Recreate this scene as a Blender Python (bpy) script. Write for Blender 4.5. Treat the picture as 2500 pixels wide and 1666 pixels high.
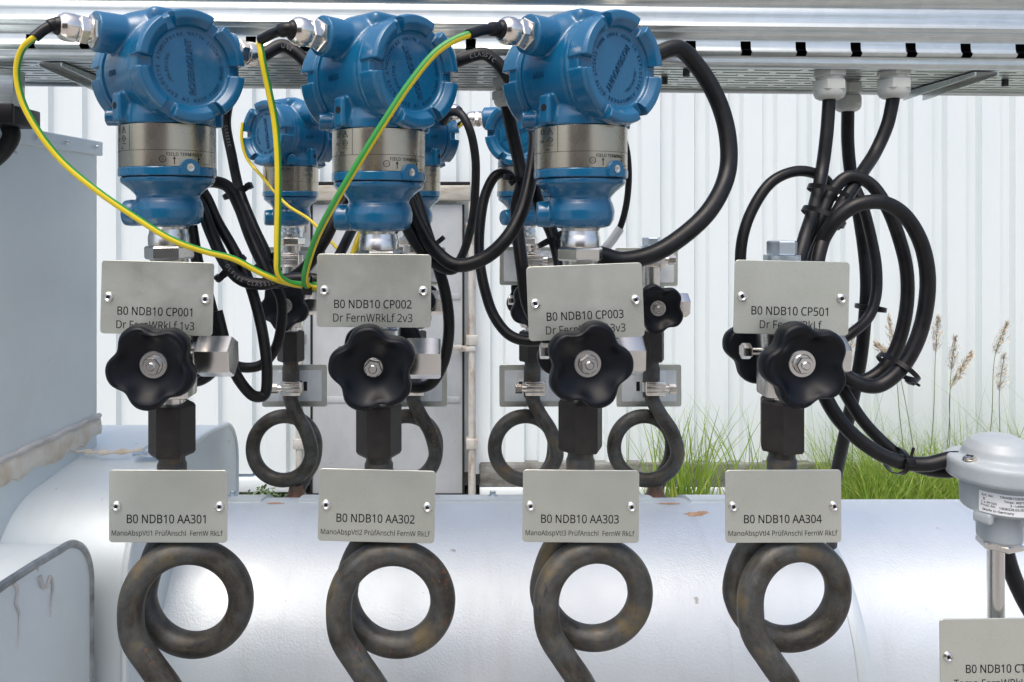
import bpy, bmesh, math, random
from math import sin, cos, pi, radians, sqrt, atan2
from mathutils import Vector, Matrix, Euler

random.seed(7)
for o in list(bpy.data.objects):
    bpy.data.objects.remove(o, do_unlink=True)
scene = bpy.context.scene
COL = scene.collection

# ------------------------------------------------------------------ camera, sky, sun, exposure
FPX, VX, VY = 1950.0, 1129.0, 535.0          # focal length in photo pixels, principal axis
cam = bpy.data.cameras.new('camera')
cam.sensor_width = 36.0
cam.lens = FPX / 2500.0 * 36.0
cam.shift_x = (1250.0 - VX) / 2500.0
cam.shift_y = -(833.0 - VY) / 2500.0
cam.clip_start = 0.02
cam.clip_end = 2000.0
camo = bpy.data.objects.new('camera', cam)
camo.rotation_euler = (radians(90), 0, 0)
COL.objects.link(camo)
scene.camera = camo

SUN_DIR = Vector((-0.16, -0.42, 0.95)).normalized()      # towards the sun
world = bpy.data.worlds.new('World')
scene.world = world
world.use_nodes = True
wn = world.node_tree
sky = wn.nodes.new('ShaderNodeTexSky')
sky.sky_type = 'NISHITA'
sky.sun_disc = False
sky.sun_elevation = math.asin(SUN_DIR.z)
sky.sun_rotation = atan2(SUN_DIR.x, SUN_DIR.y) % (2 * pi)
sky.air_density = 1.0
sky.dust_density = 5.0
sky.ozone_density = 1.0
wn.links.new(sky.outputs[0], wn.nodes['Background'].inputs[0])
wn.nodes['Background'].inputs[1].default_value = 0.15
sun = bpy.data.lights.new('sun', 'SUN')
sun.energy = 0.7
sun.angle = radians(40)
sun.color = (1.0, 0.985, 0.96)
suno = bpy.data.objects.new('sun', sun)
suno.rotation_euler = (-SUN_DIR).to_track_quat('-Z', 'Y').to_euler()
suno.location = (0, 0, 20)
COL.objects.link(suno)
scene.view_settings.view_transform = 'Standard'
scene.view_settings.look = 'None'
scene.view_settings.gamma = 1.0
scene.view_settings.use_curve_mapping = False
scene.view_settings.exposure = 0.76

# ------------------------------------------------------------------ helpers
def P(x, y, Y):
    """photo pixel + depth in metres -> point in the place"""
    return Vector(((x - VX) / FPX * Y, Y, (VY - y) / FPX * Y))

def tag(o, label=None, cat=None, group=None, kind=None):
    if label: o['label'] = label
    if cat: o['category'] = cat
    if group: o['group'] = group
    if kind: o['kind'] = kind
    return o

def empty(name, loc=(0, 0, 0), rz=0.0, label=None, cat=None, group=None):
    o = bpy.data.objects.new(name, None)
    o.empty_display_size = 0.02
    o.location = loc
    o.rotation_euler = (0, 0, rz)
    COL.objects.link(o)
    return tag(o, label, cat, group)

def mk(name, vf, mat=None, parent=None, smooth=35, loc=None, rot=None, uv=None):
    if isinstance(vf, bpy.types.Mesh):
        me = vf
    else:
        me = bpy.data.meshes.new(name)
        me.from_pydata([tuple(v) for v in vf[0]], [], vf[1])
        if len(vf) > 2 and vf[2]:
            ul = me.uv_layers.new(name='UVMap')
            for li, l in enumerate(me.loops):
                ul.data[li].uv = vf[2][li]
        me.update()
        if smooth:
            me.shade_smooth()
            if smooth < 180:
                me.set_sharp_from_angle(angle=radians(smooth))
        if mat: me.materials.append(mat)
    o = bpy.data.objects.new(name, me)
    if parent: o.parent = parent
    if loc is not None: o.location = loc
    if rot is not None: o.rotation_euler = rot
    COL.objects.link(o)
    return o

def xf(vf, M):
    return ([M @ Vector(v) for v in vf[0]], vf[1])

def join(*parts):
    V, F = [], []
    for p in parts:
        n = len(V)
        V += [tuple(v) for v in p[0]]
        F += [tuple(i + n for i in f) for f in p[1]]
    return (V, F)

def lathe(prof, n=48, a0=0.0):
    V, F = [], []
    rings = []
    for r, z in prof:
        if r < 1e-7:
            rings.append([len(V)]); V.append((0, 0, z))
        else:
            rings.append(list(range(len(V), len(V) + n)))
            for i in range(n):
                a = a0 + 2 * pi * i / n
                V.append((r * cos(a), r * sin(a), z))
    for A, B in zip(rings[:-1], rings[1:]):
        for i in range(n):
            j = (i + 1) % n
            if len(A) == 1 and len(B) == 1: continue
            if len(A) == 1: F.append((A[0], B[j], B[i]))
            elif len(B) == 1: F.append((A[i], A[j], B[0]))
            else: F.append((A[i], A[j], B[j], B[i]))
    return fixn((V, F))

def fixn(vf):
    bm = bmesh.new()
    vs = [bm.verts.new(v) for v in vf[0]]
    for f in vf[1]:
        try: bm.faces.new([vs[i] for i in f])
        except ValueError: pass
    bmesh.ops.recalc_face_normals(bm, faces=bm.faces)
    bm.verts.index_update()
    out = ([v.co.copy() for v in bm.verts], [tuple(v.index for v in f.verts) for f in bm.faces])
    bm.free()
    return out

def hexa(r, h, z=0.0, ch=0.08, hole=0.0):
    """hexagonal nut along z with chamfered ends"""
    c = min(h * 0.2, r * ch)
    return lathe([(hole, z), (r * 0.93, z), (r, z + c), (r, z + h - c), (r * 0.93, z + h), (hole, z + h)], 6)

def box(x0, x1, y0, y1, z0, z1, bev=0.0, seg=2):
    bm = bmesh.new()
    bmesh.ops.create_cube(bm, size=1.0)
    for v in bm.verts:
        v.co = Vector(((x0 + x1) / 2 + v.co.x * (x1 - x0), (y0 + y1) / 2 + v.co.y * (y1 - y0), (z0 + z1) / 2 + v.co.z * (z1 - z0)))
    if bev > 0:
        bmesh.ops.bevel(bm, geom=list(bm.edges), offset=bev, segments=seg, affect='EDGES', profile=0.5)
    bm.verts.index_update()
    out = ([v.co.copy() for v in bm.verts], [tuple(v.index for v in f.verts) for f in bm.faces])
    bm.free()
    return out

def poly_prism(pts, y0, y1):
    """closed polygon in XZ extruded along Y"""
    n = len(pts)
    V = [(p[0], y0, p[1]) for p in pts] + [(p[0], y1, p[1]) for p in pts]
    F = [tuple(range(n)), tuple(range(2 * n - 1, n - 1, -1))]
    for i in range(n):
        j = (i + 1) % n
        F.append((i, i + n, j + n, j))
    return fixn((V, F))

def round_rect(w, h, r, n=5):
    pts = []
    for cx, cz, a in ((w / 2 - r, h / 2 - r, 0), (-w / 2 + r, h / 2 - r, 90), (-w / 2 + r, -h / 2 + r, 180), (w / 2 - r, -h / 2 + r, 270)):
        for k in range(n + 1):
            t = radians(a + 90 * k / n)
            pts.append((cx + r * cos(t), cz + r * sin(t)))
    return pts

def catmull(pts, per=10):
    pts = [Vector(p) for p in pts]
    if len(pts) < 3: return pts
    ext = [pts[0] * 2 - pts[1]] + pts + [pts[-1] * 2 - pts[-2]]
    out = []
    for i in range(1, len(ext) - 2):
        p0, p1, p2, p3 = ext[i - 1:i + 3]
        d1 = max((p1 - p0).length, 1e-6) ** 0.5
        d2 = max((p2 - p1).length, 1e-6) ** 0.5
        d3 = max((p3 - p2).length, 1e-6) ** 0.5
        m1 = (p1 - p0) / d1 - (p2 - p0) / (d1 + d2) + (p2 - p1) / d2
        m2 = (p2 - p1) / d2 - (p3 - p1) / (d2 + d3) + (p3 - p2) / d3
        m1 *= d2; m2 *= d2
        for k in range(per):
            t = k / per
            out.append((2 * t**3 - 3 * t**2 + 1) * p1 + (t**3 - 2 * t**2 + t) * m1 + (-2 * t**3 + 3 * t**2) * p2 + (t**3 - t**2) * m2)
    out.append(pts[-1])
    return out

def tube(pts, r, n=14, per=10, smooth_path=True, cap=True, twist=0.0, up=None, uoff=0.0):
    path = catmull(pts, per) if smooth_path else [Vector(p) for p in pts]
    m = len(path)
    rr = r if callable(r) else (lambda t: r)
    V, F, UV = [], [], []
    t0 = (path[1] - path[0]).normalized()
    u = Vector(up) if up else Vector((0, -1, 0.01))
    u = (u - t0 * u.dot(t0))
    if u.length < 1e-3: u = t0.orthogonal()
    u.normalize()
    L = [0.0]
    for i in range(1, m): L.append(L[-1] + (path[i] - path[i - 1]).length)
    for i in range(m):
        if i == 0: t = t0
        elif i == m - 1: t = (path[i] - path[i - 1]).normalized()
        else: t = (path[i + 1] - path[i - 1]).normalized()
        u = (u - t * u.dot(t)).normalized()
        w = t.cross(u)
        rad = rr(L[i] / max(L[-1], 1e-9))
        for k in range(n):
            a = 2 * pi * k / n
            V.append(path[i] + (u * cos(a) + w * sin(a)) * rad)
    for i in range(m - 1):
        for k in range(n):
            j = (k + 1) % n
            F.append((i * n + k, i * n + j, (i + 1) * n + j, (i + 1) * n + k))
            tw0, tw1 = twist * L[i] + uoff, twist * L[i + 1] + uoff
            UV += [(k / n + tw0, L[i]), ((k + 1) / n + tw0, L[i]), ((k + 1) / n + tw1, L[i + 1]), (k / n + tw1, L[i + 1])]
    if cap:
        F.append(tuple(range(n - 1, -1, -1))); UV += [(0, 0)] * n
        F.append(tuple((m - 1) * n + k for k in range(n))); UV += [(0, L[-1])] * n
    return (V, F, UV)

def torus(R, r, n=32, m=10):
    V, F = [], []
    for i in range(n):
        a = 2 * pi * i / n
        for k in range(m):
            b = 2 * pi * k / m
            V.append(((R + r * cos(b)) * cos(a), (R + r * cos(b)) * sin(a), r * sin(b)))
    for i in range(n):
        for k in range(m):
            F.append((i * m + k, ((i + 1) % n) * m + k, ((i + 1) % n) * m + (k + 1) % m, i * m + (k + 1) % m))
    return (V, F)

RX90 = Matrix.Rotation(radians(90), 4, 'X')       # +z -> -y
def along(d):
    """matrix turning +z into direction d"""
    return Vector(d).to_track_quat('Z', 'Y').to_matrix().to_4x4()
def T(x, y, z): return Matrix.Translation((x, y, z))

_tc = {}
try:                                             # the sans font that ships with Blender itself
    import os
    FONT = bpy.data.fonts.load(os.path.join(bpy.utils.system_resource('DATAFILES', path='fonts'), 'NotoSansHebrew-Regular.woff2'))
except Exception:
    FONT = None
def text(s, width=None, size=0.01, ext=0.0, align='CENTER', bold=0.0, sx=1.0, sy=1.0):
    """lettering in the XY plane"""
    key = (s, width, size, ext, align, bold, sx, sy)
    if key in _tc: return _tc[key]
    cu = bpy.data.curves.new('t', 'FONT')
    cu.body = s; cu.size = 1.0; cu.align_x = align; cu.align_y = 'CENTER'
    cu.resolution_u = 3; cu.offset = bold
    if FONT: cu.font = FONT
    ob = bpy.data.objects.new('t', cu)
    me = bpy.data.meshes.new_from_object(ob)
    V = [v.co.copy() for v in me.vertices]
    F = [tuple(p.vertices) for p in me.polygons]
    bpy.data.objects.remove(ob); bpy.data.curves.remove(cu); bpy.data.meshes.remove(me)
    k = size * (1.22 if FONT else 1.0)
    if width:
        xs = [v.x for v in V]
        k = width / (max(xs) - min(xs))
    V = [Vector((v.x * k * sx, v.y * k * sy, 0)) for v in V]
    if ext:
        bm = bmesh.new()
        vs = [bm.verts.new(v) for v in V]
        fs = []
        for f in F:
            try: fs.append(bm.faces.new([vs[i] for i in f]))
            except ValueError: pass
        r = bmesh.ops.extrude_face_region(bm, geom=fs)
        for g in r['geom']:
            if isinstance(g, bmesh.types.BMVert): g.co.z += ext
        bmesh.ops.recalc_face_normals(bm, faces=bm.faces)
        bm.verts.index_update()
        V = [v.co.copy() for v in bm.verts]
        F = [tuple(v.index for v in f.verts) for f in bm.faces]
        bm.free()
    _tc[key] = (V, F)
    return _tc[key]

def text_on_arc(s, R, size, ext, a_mid, outward=True, gap=1.0, bold=0.0):
    """letters on a circle in XY; outward: tops away from the centre, reading clockwise"""
    out = ([], [])
    adv = size * 0.72 * gap / R
    n = len(s)
    for i, ch in enumerate(s):
        if ch == ' ': continue
        d = (i - (n - 1) / 2) * adv
        a = a_mid - d if outward else a_mid + d
        rot = a - pi / 2 if outward else a + pi / 2
        M = T(R * cos(a), R * sin(a), 0) @ Matrix.Rotation(rot, 4, 'Z')
        out = join(out, xf(text(ch, None, size, ext, 'CENTER', bold), M))
    return out

def bend(vf, r, az, z):
    """flat lettering (XY) wrapped on a vertical cylinder, az from -Y towards +X"""
    V = []
    for v in vf[0]:
        a = az + v[0] / r
        V.append(Vector((r * sin(a), -r * cos(a), z + v[1])))
    return (V, vf[1])

def strip(x0, y0, x1, y1, w):
    """thin line in XY, subdivided so that it can be bent"""
    d = Vector((x1 - x0, y1 - y0)); L = d.length; d /= L
    nrm = Vector((-d.y, d.x)) * w / 2
    n = max(1, int(L / 0.003))
    V, F = [], []
    for i in range(n + 1):
        p = Vector((x0, y0)) + d * L * i / n
        V += [(p.x + nrm.x, p.y + nrm.y, 0), (p.x - nrm.x, p.y - nrm.y, 0)]
    for i in range(n):
        F.append((2 * i, 2 * i + 1, 2 * i + 3, 2 * i + 2))
    return (V, F)

def cast(pieces, voxel, iters=4, name='cast', mat=None):
    """overlapping pieces fused into one rounded casting, baked to a mesh"""
    vf = join(*pieces)
    o = mk(name, vf, None)
    m = o.modifiers.new('r', 'REMESH'); m.mode = 'VOXEL'; m.voxel_size = voxel; m.use_smooth_shade = True
    if iters:
        s = o.modifiers.new('s', 'SMOOTH'); s.factor = 0.5; s.iterations = iters
    dg = bpy.context.evaluated_depsgraph_get()
    me = bpy.data.meshes.new_from_object(o.evaluated_get(dg))
    old = o.data
    bpy.data.objects.remove(o); bpy.data.meshes.remove(old)
    me.materials.clear()
    me.materials.append(mat)
    me.shade_smooth()
    return me

# ------------------------------------------------------------------ materials
def new_mat(name):
    m = bpy.data.materials.new(name); m.use_nodes = True
    nt = m.node_tree
    return m, nt, nt.nodes['Principled BSDF']
def N(nt, t, **kw):
    n = nt.nodes.new(t)
    for k, v in kw.items(): setattr(n, k, v)
    return n
def coords(nt, scale=(1, 1, 1), kind='Object'):
    tc = N(nt, 'ShaderNodeTexCoord'); mp = N(nt, 'ShaderNodeMapping')
    mp.inputs['Scale'].default_value = scale
    nt.links.new(tc.outputs[kind], mp.inputs[0])
    return mp.outputs[0]
def rnd_coords(nt, scale=(1, 1, 1), kind='Object', amt=7.0):
    v = coords(nt, scale, kind)
    oi = N(nt, 'ShaderNodeObjectInfo')
    m = N(nt, 'ShaderNodeVectorMath', operation='MULTIPLY_ADD')
    nt.links.new(oi.outputs['Random'], m.inputs[0]); m.inputs[1].default_value = (amt, amt * 0.7, amt * 1.3)
    nt.links.new(v, m.inputs[2])
    return m.outputs[0]
def noise(nt, vec, scale, detail=4, rough=0.55):
    n = N(nt, 'ShaderNodeTexNoise')
    n.inputs['Scale'].default_value = scale; n.inputs['Detail'].default_value = detail; n.inputs['Roughness'].default_value = rough
    nt.links.new(vec, n.inputs['Vector'])
    return n.outputs['Fac']
def ramp(nt, fac, stops):
    r = N(nt, 'ShaderNodeValToRGB')
    el = r.color_ramp.elements
    while len(el) < len(stops): el.new(0.5)
    for e, (p, c) in zip(el, stops):
        e.position = p
        e.color = (c[0], c[1], c[2], 1) if isinstance(c, tuple) else (c, c, c, 1)
    nt.links.new(fac, r.inputs[0])
    return r.outputs[0]
def bump(nt, b, h, strength, dist):
    n = N(nt, 'ShaderNodeBump')
    n.inputs['Strength'].default_value = strength; n.inputs['Distance'].default_value = dist
    nt.links.new(h, n.inputs['Height']); nt.links.new(n.outputs[0], b.inputs['Normal'])
    return n
def setp(b, **kw):
    for k, v in kw.items():
        b.inputs[k.replace('_', ' ')].default_value = v
def mixc(nt, fac, a, b):
    m = N(nt, 'ShaderNodeMix', data_type='RGBA')
    for s, v in ((6, a), (7, b)):
        if isinstance(v, tuple): m.inputs[s].default_value = (*v, 1)
        else: nt.links.new(v, m.inputs[s])
    if isinstance(fac, (int, float)): m.inputs[0].default_value = fac
    else: nt.links.new(fac, m.inputs[0])
    return m.outputs[2]

def simple(name, col, rough, metal=0.0, nscale=None, var=0.15, bumpd=0.0, bscale=None, aniso=None, rvar=0.08, spec=None, coat=0.0):
    m, nt, b = new_mat(name)
    setp(b, Base_Color=(*col, 1), Roughness=rough, Metallic=metal)
    if spec is not None: b.inputs['Specular IOR Level'].default_value = spec
    if coat: setp(b, Coat_Weight=coat, Coat_Roughness=0.12)
    if nscale:
        v = coords(nt, aniso or (1, 1, 1))
        f = noise(nt, v, nscale, 5)
        c = ramp(nt, f, [(0.25, tuple(x * (1 - var) for x in col)), (0.75, tuple(min(1, x * (1 + var)) for x in col))])
        nt.links.new(c, b.inputs['Base Color'])
        r = ramp(nt, f, [(0.3, max(0.03, rough - rvar)), (0.7, min(1, rough + rvar))])
        nt.links.new(r, b.inputs['Roughness'])
        if bumpd:
            f2 = noise(nt, coords(nt, aniso or (1, 1, 1)), bscale or nscale * 3, 3)
            bump(nt, b, f2, 1.0, bumpd)
    return m

M_BLUE = simple('blue_paint', (0.0035, 0.104, 0.222), 0.27, 0, 30, 0.03, 0.00005, 320, coat=0.45)
M_BLUE_SHADE = simple('blue_paint_letter_shade', (0.0032, 0.062, 0.145), 0.34)  # same blue paint, darkened: shading of the raised letters put into the colour
M_STEEL = simple('stainless_steel', (0.66, 0.645, 0.61), 0.24, 1.0, 60, 0.04, 0.00001, 900, rvar=0.03)
M_LABEL = simple('brushed_label_steel', (0.47, 0.43, 0.36), 0.27, 1.0, 30, 0.04, 0.00001, 900, aniso=(1, 1, 1), rvar=0.03)
M_NICKEL = simple('nickel_brass', (0.78, 0.72, 0.64), 0.20, 1.0, 90, 0.08)
M_ZINC = simple('zinc_plated', (0.55, 0.62, 0.68), 0.35, 0.9, 80, 0.15)
M_CABLE0 = simple('black_cable_jacket_plain', (0.0042, 0.0046, 0.0054), 0.36, 0, 150, 0.4, 0.00008, 400, rvar=0.08, spec=0.30)
def m_cable():
    m, nt, b = new_mat('black_cable_jacket')
    d = noise(nt, rnd_coords(nt), 45, 7, 0.75); st = noise(nt, rnd_coords(nt, (10, 20, 1), 'UV'), 2.5, 7, 0.8)
    c = ramp(nt, d, [(0.40, (0.0040, 0.0043, 0.0050)), (0.75, (0.014, 0.0145, 0.0155))])
    c = mixc(nt, ramp(nt, st, [(0.64, 0.0), (0.74, 0.5)]), c, (0.045, 0.046, 0.047))
    nt.links.new(c, b.inputs['Base Color'])
    nt.links.new(ramp(nt, d, [(0.3, 0.30), (0.7, 0.52)]), b.inputs['Roughness'])
    b.inputs['Specular IOR Level'].default_value = 0.32
    bump(nt, b, st, 0.3, 0.0002)
    return m
M_CABLE = m_cable()
M_TIE = simple('black_nylon', (0.0045, 0.0045, 0.005), 0.38, spec=0.3)
M_KNOB = simple('black_moulded_plastic', (0.0032, 0.0044, 0.0072), 0.42, 0, 60, 0.25, 0.00006, 900, spec=0.22)
M_DARKSTEEL = simple('blackened_steel', (0.026, 0.022, 0.019), 0.52, 0.25, 90, 0.35, 0.0001, 500)
M_PRINT = simple('black_print', (0.006, 0.006, 0.007), 0.6, spec=0.2)
M_BLACK = simple('black_gap', (0.004, 0.004, 0.004), 0.8)
M_GLANDPL = simple('grey_polyamide', (0.50, 0.52, 0.48), 0.42, 0, 50, 0.05)
M_HEADPAINT = simple('grey_cast_paint', (0.36, 0.40, 0.42), 0.42, 0, 60, 0.05, 0.00012, 350, coat=0.1)
M_STICKER = simple('white_sticker', (0.78, 0.80, 0.80), 0.5)
M_SLEEVE = simple('clear_heat_sleeve', (0.55, 0.58, 0.58), 0.25)
M_SEED = simple('dry_seed_head', (0.52, 0.45, 0.35), 0.8, 0, 40, 0.25)
M_STALK = simple('grass_stalk_green', (0.16, 0.20, 0.07), 0.6, 0, 10, 0.3)

def m_plate():
    m, nt, b = new_mat('anodised_plate')
    setp(b, Metallic=0.72)
    f = noise(nt, rnd_coords(nt), 1100, 3)
    f2 = noise(nt, rnd_coords(nt), 22, 6, 0.7)
    c = ramp(nt, f, [(0.3, (0.50, 0.525, 0.465)), (0.7, (0.58, 0.60, 0.535))])
    c = mixc(nt, ramp(nt, f2, [(0.35, 0.0), (0.75, 0.7)]), c, (0.60, 0.615, 0.56))
    sc = noise(nt, rnd_coords(nt, (6, 6, 160)), 5, 4, 0.8)
    c = mixc(nt, ramp(nt, sc, [(0.70, 0.0), (0.78, 0.35)]), c, (0.70, 0.71, 0.67))
    g = noise(nt, rnd_coords(nt), 70, 5, 0.75)
    c = mixc(nt, ramp(nt, g, [(0.66, 0.0), (0.76, 0.35)]), c, (0.36, 0.35, 0.30))
    nt.links.new(c, b.inputs['Base Color'])
    nt.links.new(ramp(nt, f2, [(0.3, 0.30), (0.7, 0.46)]), b.inputs['Roughness'])
    bump(nt, b, f, 0.3, 0.00006)
    return m
M_PLATE = m_plate()

def m_galv():
    m, nt, b = new_mat('galvanised_steel')
    setp(b, Metallic=0.9)
    v = N(nt, 'ShaderNodeTexVoronoi'); v.inputs['Scale'].default_value = 90
    nt.links.new(coords(nt), v.inputs['Vector'])
    s = noise(nt, coords(nt, (0.6, 30, 30)), 12, 5, 0.65)
    c1 = ramp(nt, v.outputs['Color'], [(0.2, (0.47, 0.515, 0.505)), (0.8, (0.56, 0.60, 0.585))])
    c2 = ramp(nt, s, [(0.30, (0.33, 0.37, 0.365)), (0.62, (0.62, 0.655, 0.645))])
    nt.links.new(mixc(nt, 0.55, c1, c2), b.inputs['Base Color'])
    r = ramp(nt, s, [(0.3, 0.42), (0.7, 0.27)])
    nt.links.new(r, b.inputs['Roughness'])
    bump(nt, b, s, 0.5, 0.0002)
    return m
M_GALV = m_galv()

def m_clad(name, emboss=True):
    m, nt, b = new_mat(name)
    setp(b, Metallic=0.55 if emboss else 0.35)
    v = coords(nt)
    big = noise(nt, v, 5, 5)
    c = ramp(nt, big, [(0.3, (0.68, 0.735, 0.755) if emboss else (0.64, 0.695, 0.705)), (0.7, (0.76, 0.80, 0.815) if emboss else (0.70, 0.76, 0.775))])
    st = noise(nt, coords(nt, (26, 4, 4)), 1.0, 6, 0.7)          # faint run marks down the sheet
    c = mixc(nt, ramp(nt, st, [(0.55, 0.0), (0.75, 0.35)]), c, (0.56, 0.56, 0.54))
    spots = ramp(nt, noise(nt, coords(nt), 60, 2, 0.4), [(0.76, 0.0), (0.80, 1.0)])
    nt.links.new(mixc(nt, spots, c, (0.45, 0.44, 0.42)), b.inputs['Base Color'])
    r = ramp(nt, noise(nt, coords(nt), 9, 6, 0.7), [(0.3, 0.42), (0.7, 0.58)])
    nt.links.new(r, b.inputs['Roughness'])
    f1 = noise(nt, coords(nt), 330, 3, 0.6)
    f2 = noise(nt, coords(nt), 7, 3, 0.5)
    mu = N(nt, 'ShaderNodeMath', operation='MULTIPLY'); nt.links.new(f1, mu.inputs[0]); mu.inputs[1].default_value = 0.15 if emboss else 0.05
    ad = N(nt, 'ShaderNodeMath', operation='ADD'); nt.links.new(mu.outputs[0], ad.inputs[0]); nt.links.new(f2, ad.inputs[1])
    bump(nt, b, ad.outputs[0], 0.8, 0.0034)
    return m
M_CLAD = m_clad('embossed_aluminium')
M_CLAD2 = m_clad('smooth_aluminium', False)

def m_siphon():
    m, nt, b = new_mat('weathered_pipe_steel')
    st = noise(nt, rnd_coords(nt, (4, 14, 1), 'UV'), 3.0, 9, 0.75)
    a = noise(nt, rnd_coords(nt), 17, 7, 0.68)
    f = noise(nt, rnd_coords(nt), 260, 5, 0.75)
    base = ramp(nt, a, [(0.34, (0.012, 0.012, 0.013)), (0.45, (0.040, 0.036, 0.028)), (0.54, (0.060, 0.064, 0.064)), (0.66, (0.135, 0.105, 0.056))])
    c = mixc(nt, ramp(nt, st, [(0.48, 0.0), (0.72, 0.6)]), base, (0.125, 0.108, 0.074))
    c = mixc(nt, ramp(nt, st, [(0.30, 0.8), (0.44, 0.0)]), c, (0.010, 0.010, 0.011))
    ru = noise(nt, rnd_coords(nt, (1, 1, 0.6)), 38, 8, 0.78)
    c = mixc(nt, ramp(nt, ru, [(0.60, 0.0), (0.66, 0.9)]), c, (0.21, 0.085, 0.026))
    c = mixc(nt, ramp(nt, f, [(0.64, 0.0), (0.72, 0.6)]), c, (0.19, 0.18, 0.15))
    nt.links.new(c, b.inputs['Base Color'])
    setp(b, Metallic=0.3)
    nt.links.new(ramp(nt, st, [(0.3, 0.34), (0.7, 0.66)]), b.inputs['Roughness'])
    bump(nt, b, f, 0.6, 0.0003)
    return m
M_SIPHON = m_siphon()

def m_wire():
    m, nt, b = new_mat('yellow_green_insulation')
    tc = N(nt, 'ShaderNodeTexCoord'); sp = N(nt, 'ShaderNodeSeparateXYZ')
    nt.links.new(tc.outputs['UV'], sp.inputs[0])
    fr = N(nt, 'ShaderNodeMath', operation='FRACT'); nt.links.new(sp.outputs[0], fr.inputs[0])
    g = ramp(nt, fr.outputs[0], [(0.0, 0.0), (0.40, 0.0), (0.41, 1.0), (0.79, 1.0)])
    w = N(nt, 'ShaderNodeMath', operation='GREATER_THAN'); w.inputs[1].default_value = 0.80
    nt.links.new(fr.outputs[0], w.inputs[0])
    mm = N(nt, 'ShaderNodeMath', operation='SUBTRACT'); nt.links.new(g, mm.inputs[0]); nt.links.new(w.outputs[0], mm.inputs[1])
    mm.use_clamp = True
    c = mixc(nt, mm.outputs[0], (0.72, 0.55, 0.015), (0.035, 0.26, 0.045))
    nt.links.new(c, b.inputs['Base Color'])
    setp(b, Roughness=0.38)
    return m
M_WIRE = m_wire()

def m_wall():
    m, nt, b = new_mat('white_coated_sheet')
    f = noise(nt, coords(nt, (1, 1, 0.25)), 3, 6, 0.6)
    c = ramp(nt, f, [(0.3, (0.64, 0.70, 0.705)), (0.7, (0.69, 0.74, 0.745))])
    d = noise(nt, coords(nt, (3, 3, 0.5)), 4, 8, 0.75)
    df = ramp(nt, d, [(0.60, 0.0), (0.78, 0.45)])
    nt.links.new(mixc(nt, df, c, (0.50, 0.47, 0.42)), b.inputs['Base Color'])
    setp(b, Roughness=0.45)
    return m
M_WALL = m_wall()

def m_door():
    m, nt, b = new_mat('scuffed_grey_door')
    f = noise(nt, coords(nt, (1, 1, 0.6)), 2.2, 7, 0.65)
    c = ramp(nt, f, [(0.3, (0.27, 0.295, 0.30)), (0.65, (0.42, 0.44, 0.45))])
    d = noise(nt, coords(nt), 14, 6, 0.75)
    c = mixc(nt, ramp(nt, d, [(0.64, 0.0), (0.70, 0.8)]), c, (0.25, 0.22, 0.19))
    d2 = noise(nt, coords(nt), 9, 4, 0.6)
    c = mixc(nt, ramp(nt, d2, [(0.70, 0.0), (0.74, 0.9)]), c, (0.62, 0.62, 0.60))
    nt.links.new(c, b.inputs['Base Color'])
    setp(b, Roughness=0.5)
    return m
M_DOOR = m_door()

def m_rusty(name, base, rust=(0.24, 0.13, 0.06), lo=0.5, hi=0.66, sc=(6, 6, 1.6)):
    m, nt, b = new_mat(name)
    f = noise(nt, coords(nt, sc), 3.0, 7, 0.7)
    g = noise(nt, coords(nt), 12, 4)
    c = ramp(nt, g, [(0.3, tuple(x * 0.75 for x in base)), (0.7, base)])
    nt.links.new(mixc(nt, ramp(nt, f, [(lo, 0.0), (hi, 0.85)]), c, rust), b.inputs['Base Color'])
    setp(b, Roughness=0.55, Metallic=0.2)
    return m
M_ROD = m_rusty('rusty_locking_bar', (0.52, 0.51, 0.47))
M_HEADER = m_rusty('dirty_header_rail', (0.50, 0.48, 0.42), (0.20, 0.16, 0.10), 0.45, 0.7, (1, 6, 6))
M_RAIL = m_rusty('grimy_rail_and_web_shade', (0.24, 0.25, 0.23), (0.09, 0.08, 0.065), 0.42, 0.62, (2, 6, 6))
M_RUSTFOOT = m_rusty('rusty_nozzle', (0.14, 0.12, 0.10), (0.22, 0.09, 0.035), 0.42, 0.6, (30, 30, 20))

def m_foam():
    m, nt, b = new_mat('sealing_foam')
    f = noise(nt, coords(nt), 40, 5)
    c = ramp(nt, f, [(0.3, (0.60, 0.50, 0.37)), (0.6, (0.72, 0.68, 0.60))])
    nt.links.new(c, b.inputs['Base Color']); setp(b, Roughness=0.7)
    bump(nt, b, f, 0.6, 0.002)
    return m
M_FOAM = m_foam()

def m_grass():
    m, nt, b = new_mat('long_grass')
    oi = N(nt, 'ShaderNodeTexCoord')
    f = noise(nt, coords(nt, (25, 25, 1.5)), 1.0, 3)
    c = ramp(nt, f, [(0.28, (0.09, 0.19, 0.022)), (0.5, (0.22, 0.35, 0.045)), (0.72, (0.44, 0.46, 0.11))])
    nt.links.new(c, b.inputs['Base Color']); setp(b, Roughness=0.5)
    b.inputs['Subsurface Weight'].default_value = 0.0
    tr = N(nt, 'ShaderNodeBsdfTranslucent'); nt.links.new(c, tr.inputs[0])
    mx = N(nt, 'ShaderNodeMixShader'); mx.inputs[0].default_value = 0.35
    nt.links.new(b.outputs[0], mx.inputs[1]); nt.links.new(tr.outputs[0], mx.inputs[2])
    nt.links.new(mx.outputs[0], nt.nodes['Material Output'].inputs[0])
    return m
M_GRASS = m_grass()
M_LEAF = simple('shrub_leaf', (0.05, 0.10, 0.022), 0.5, 0, 30, 0.5)

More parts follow.
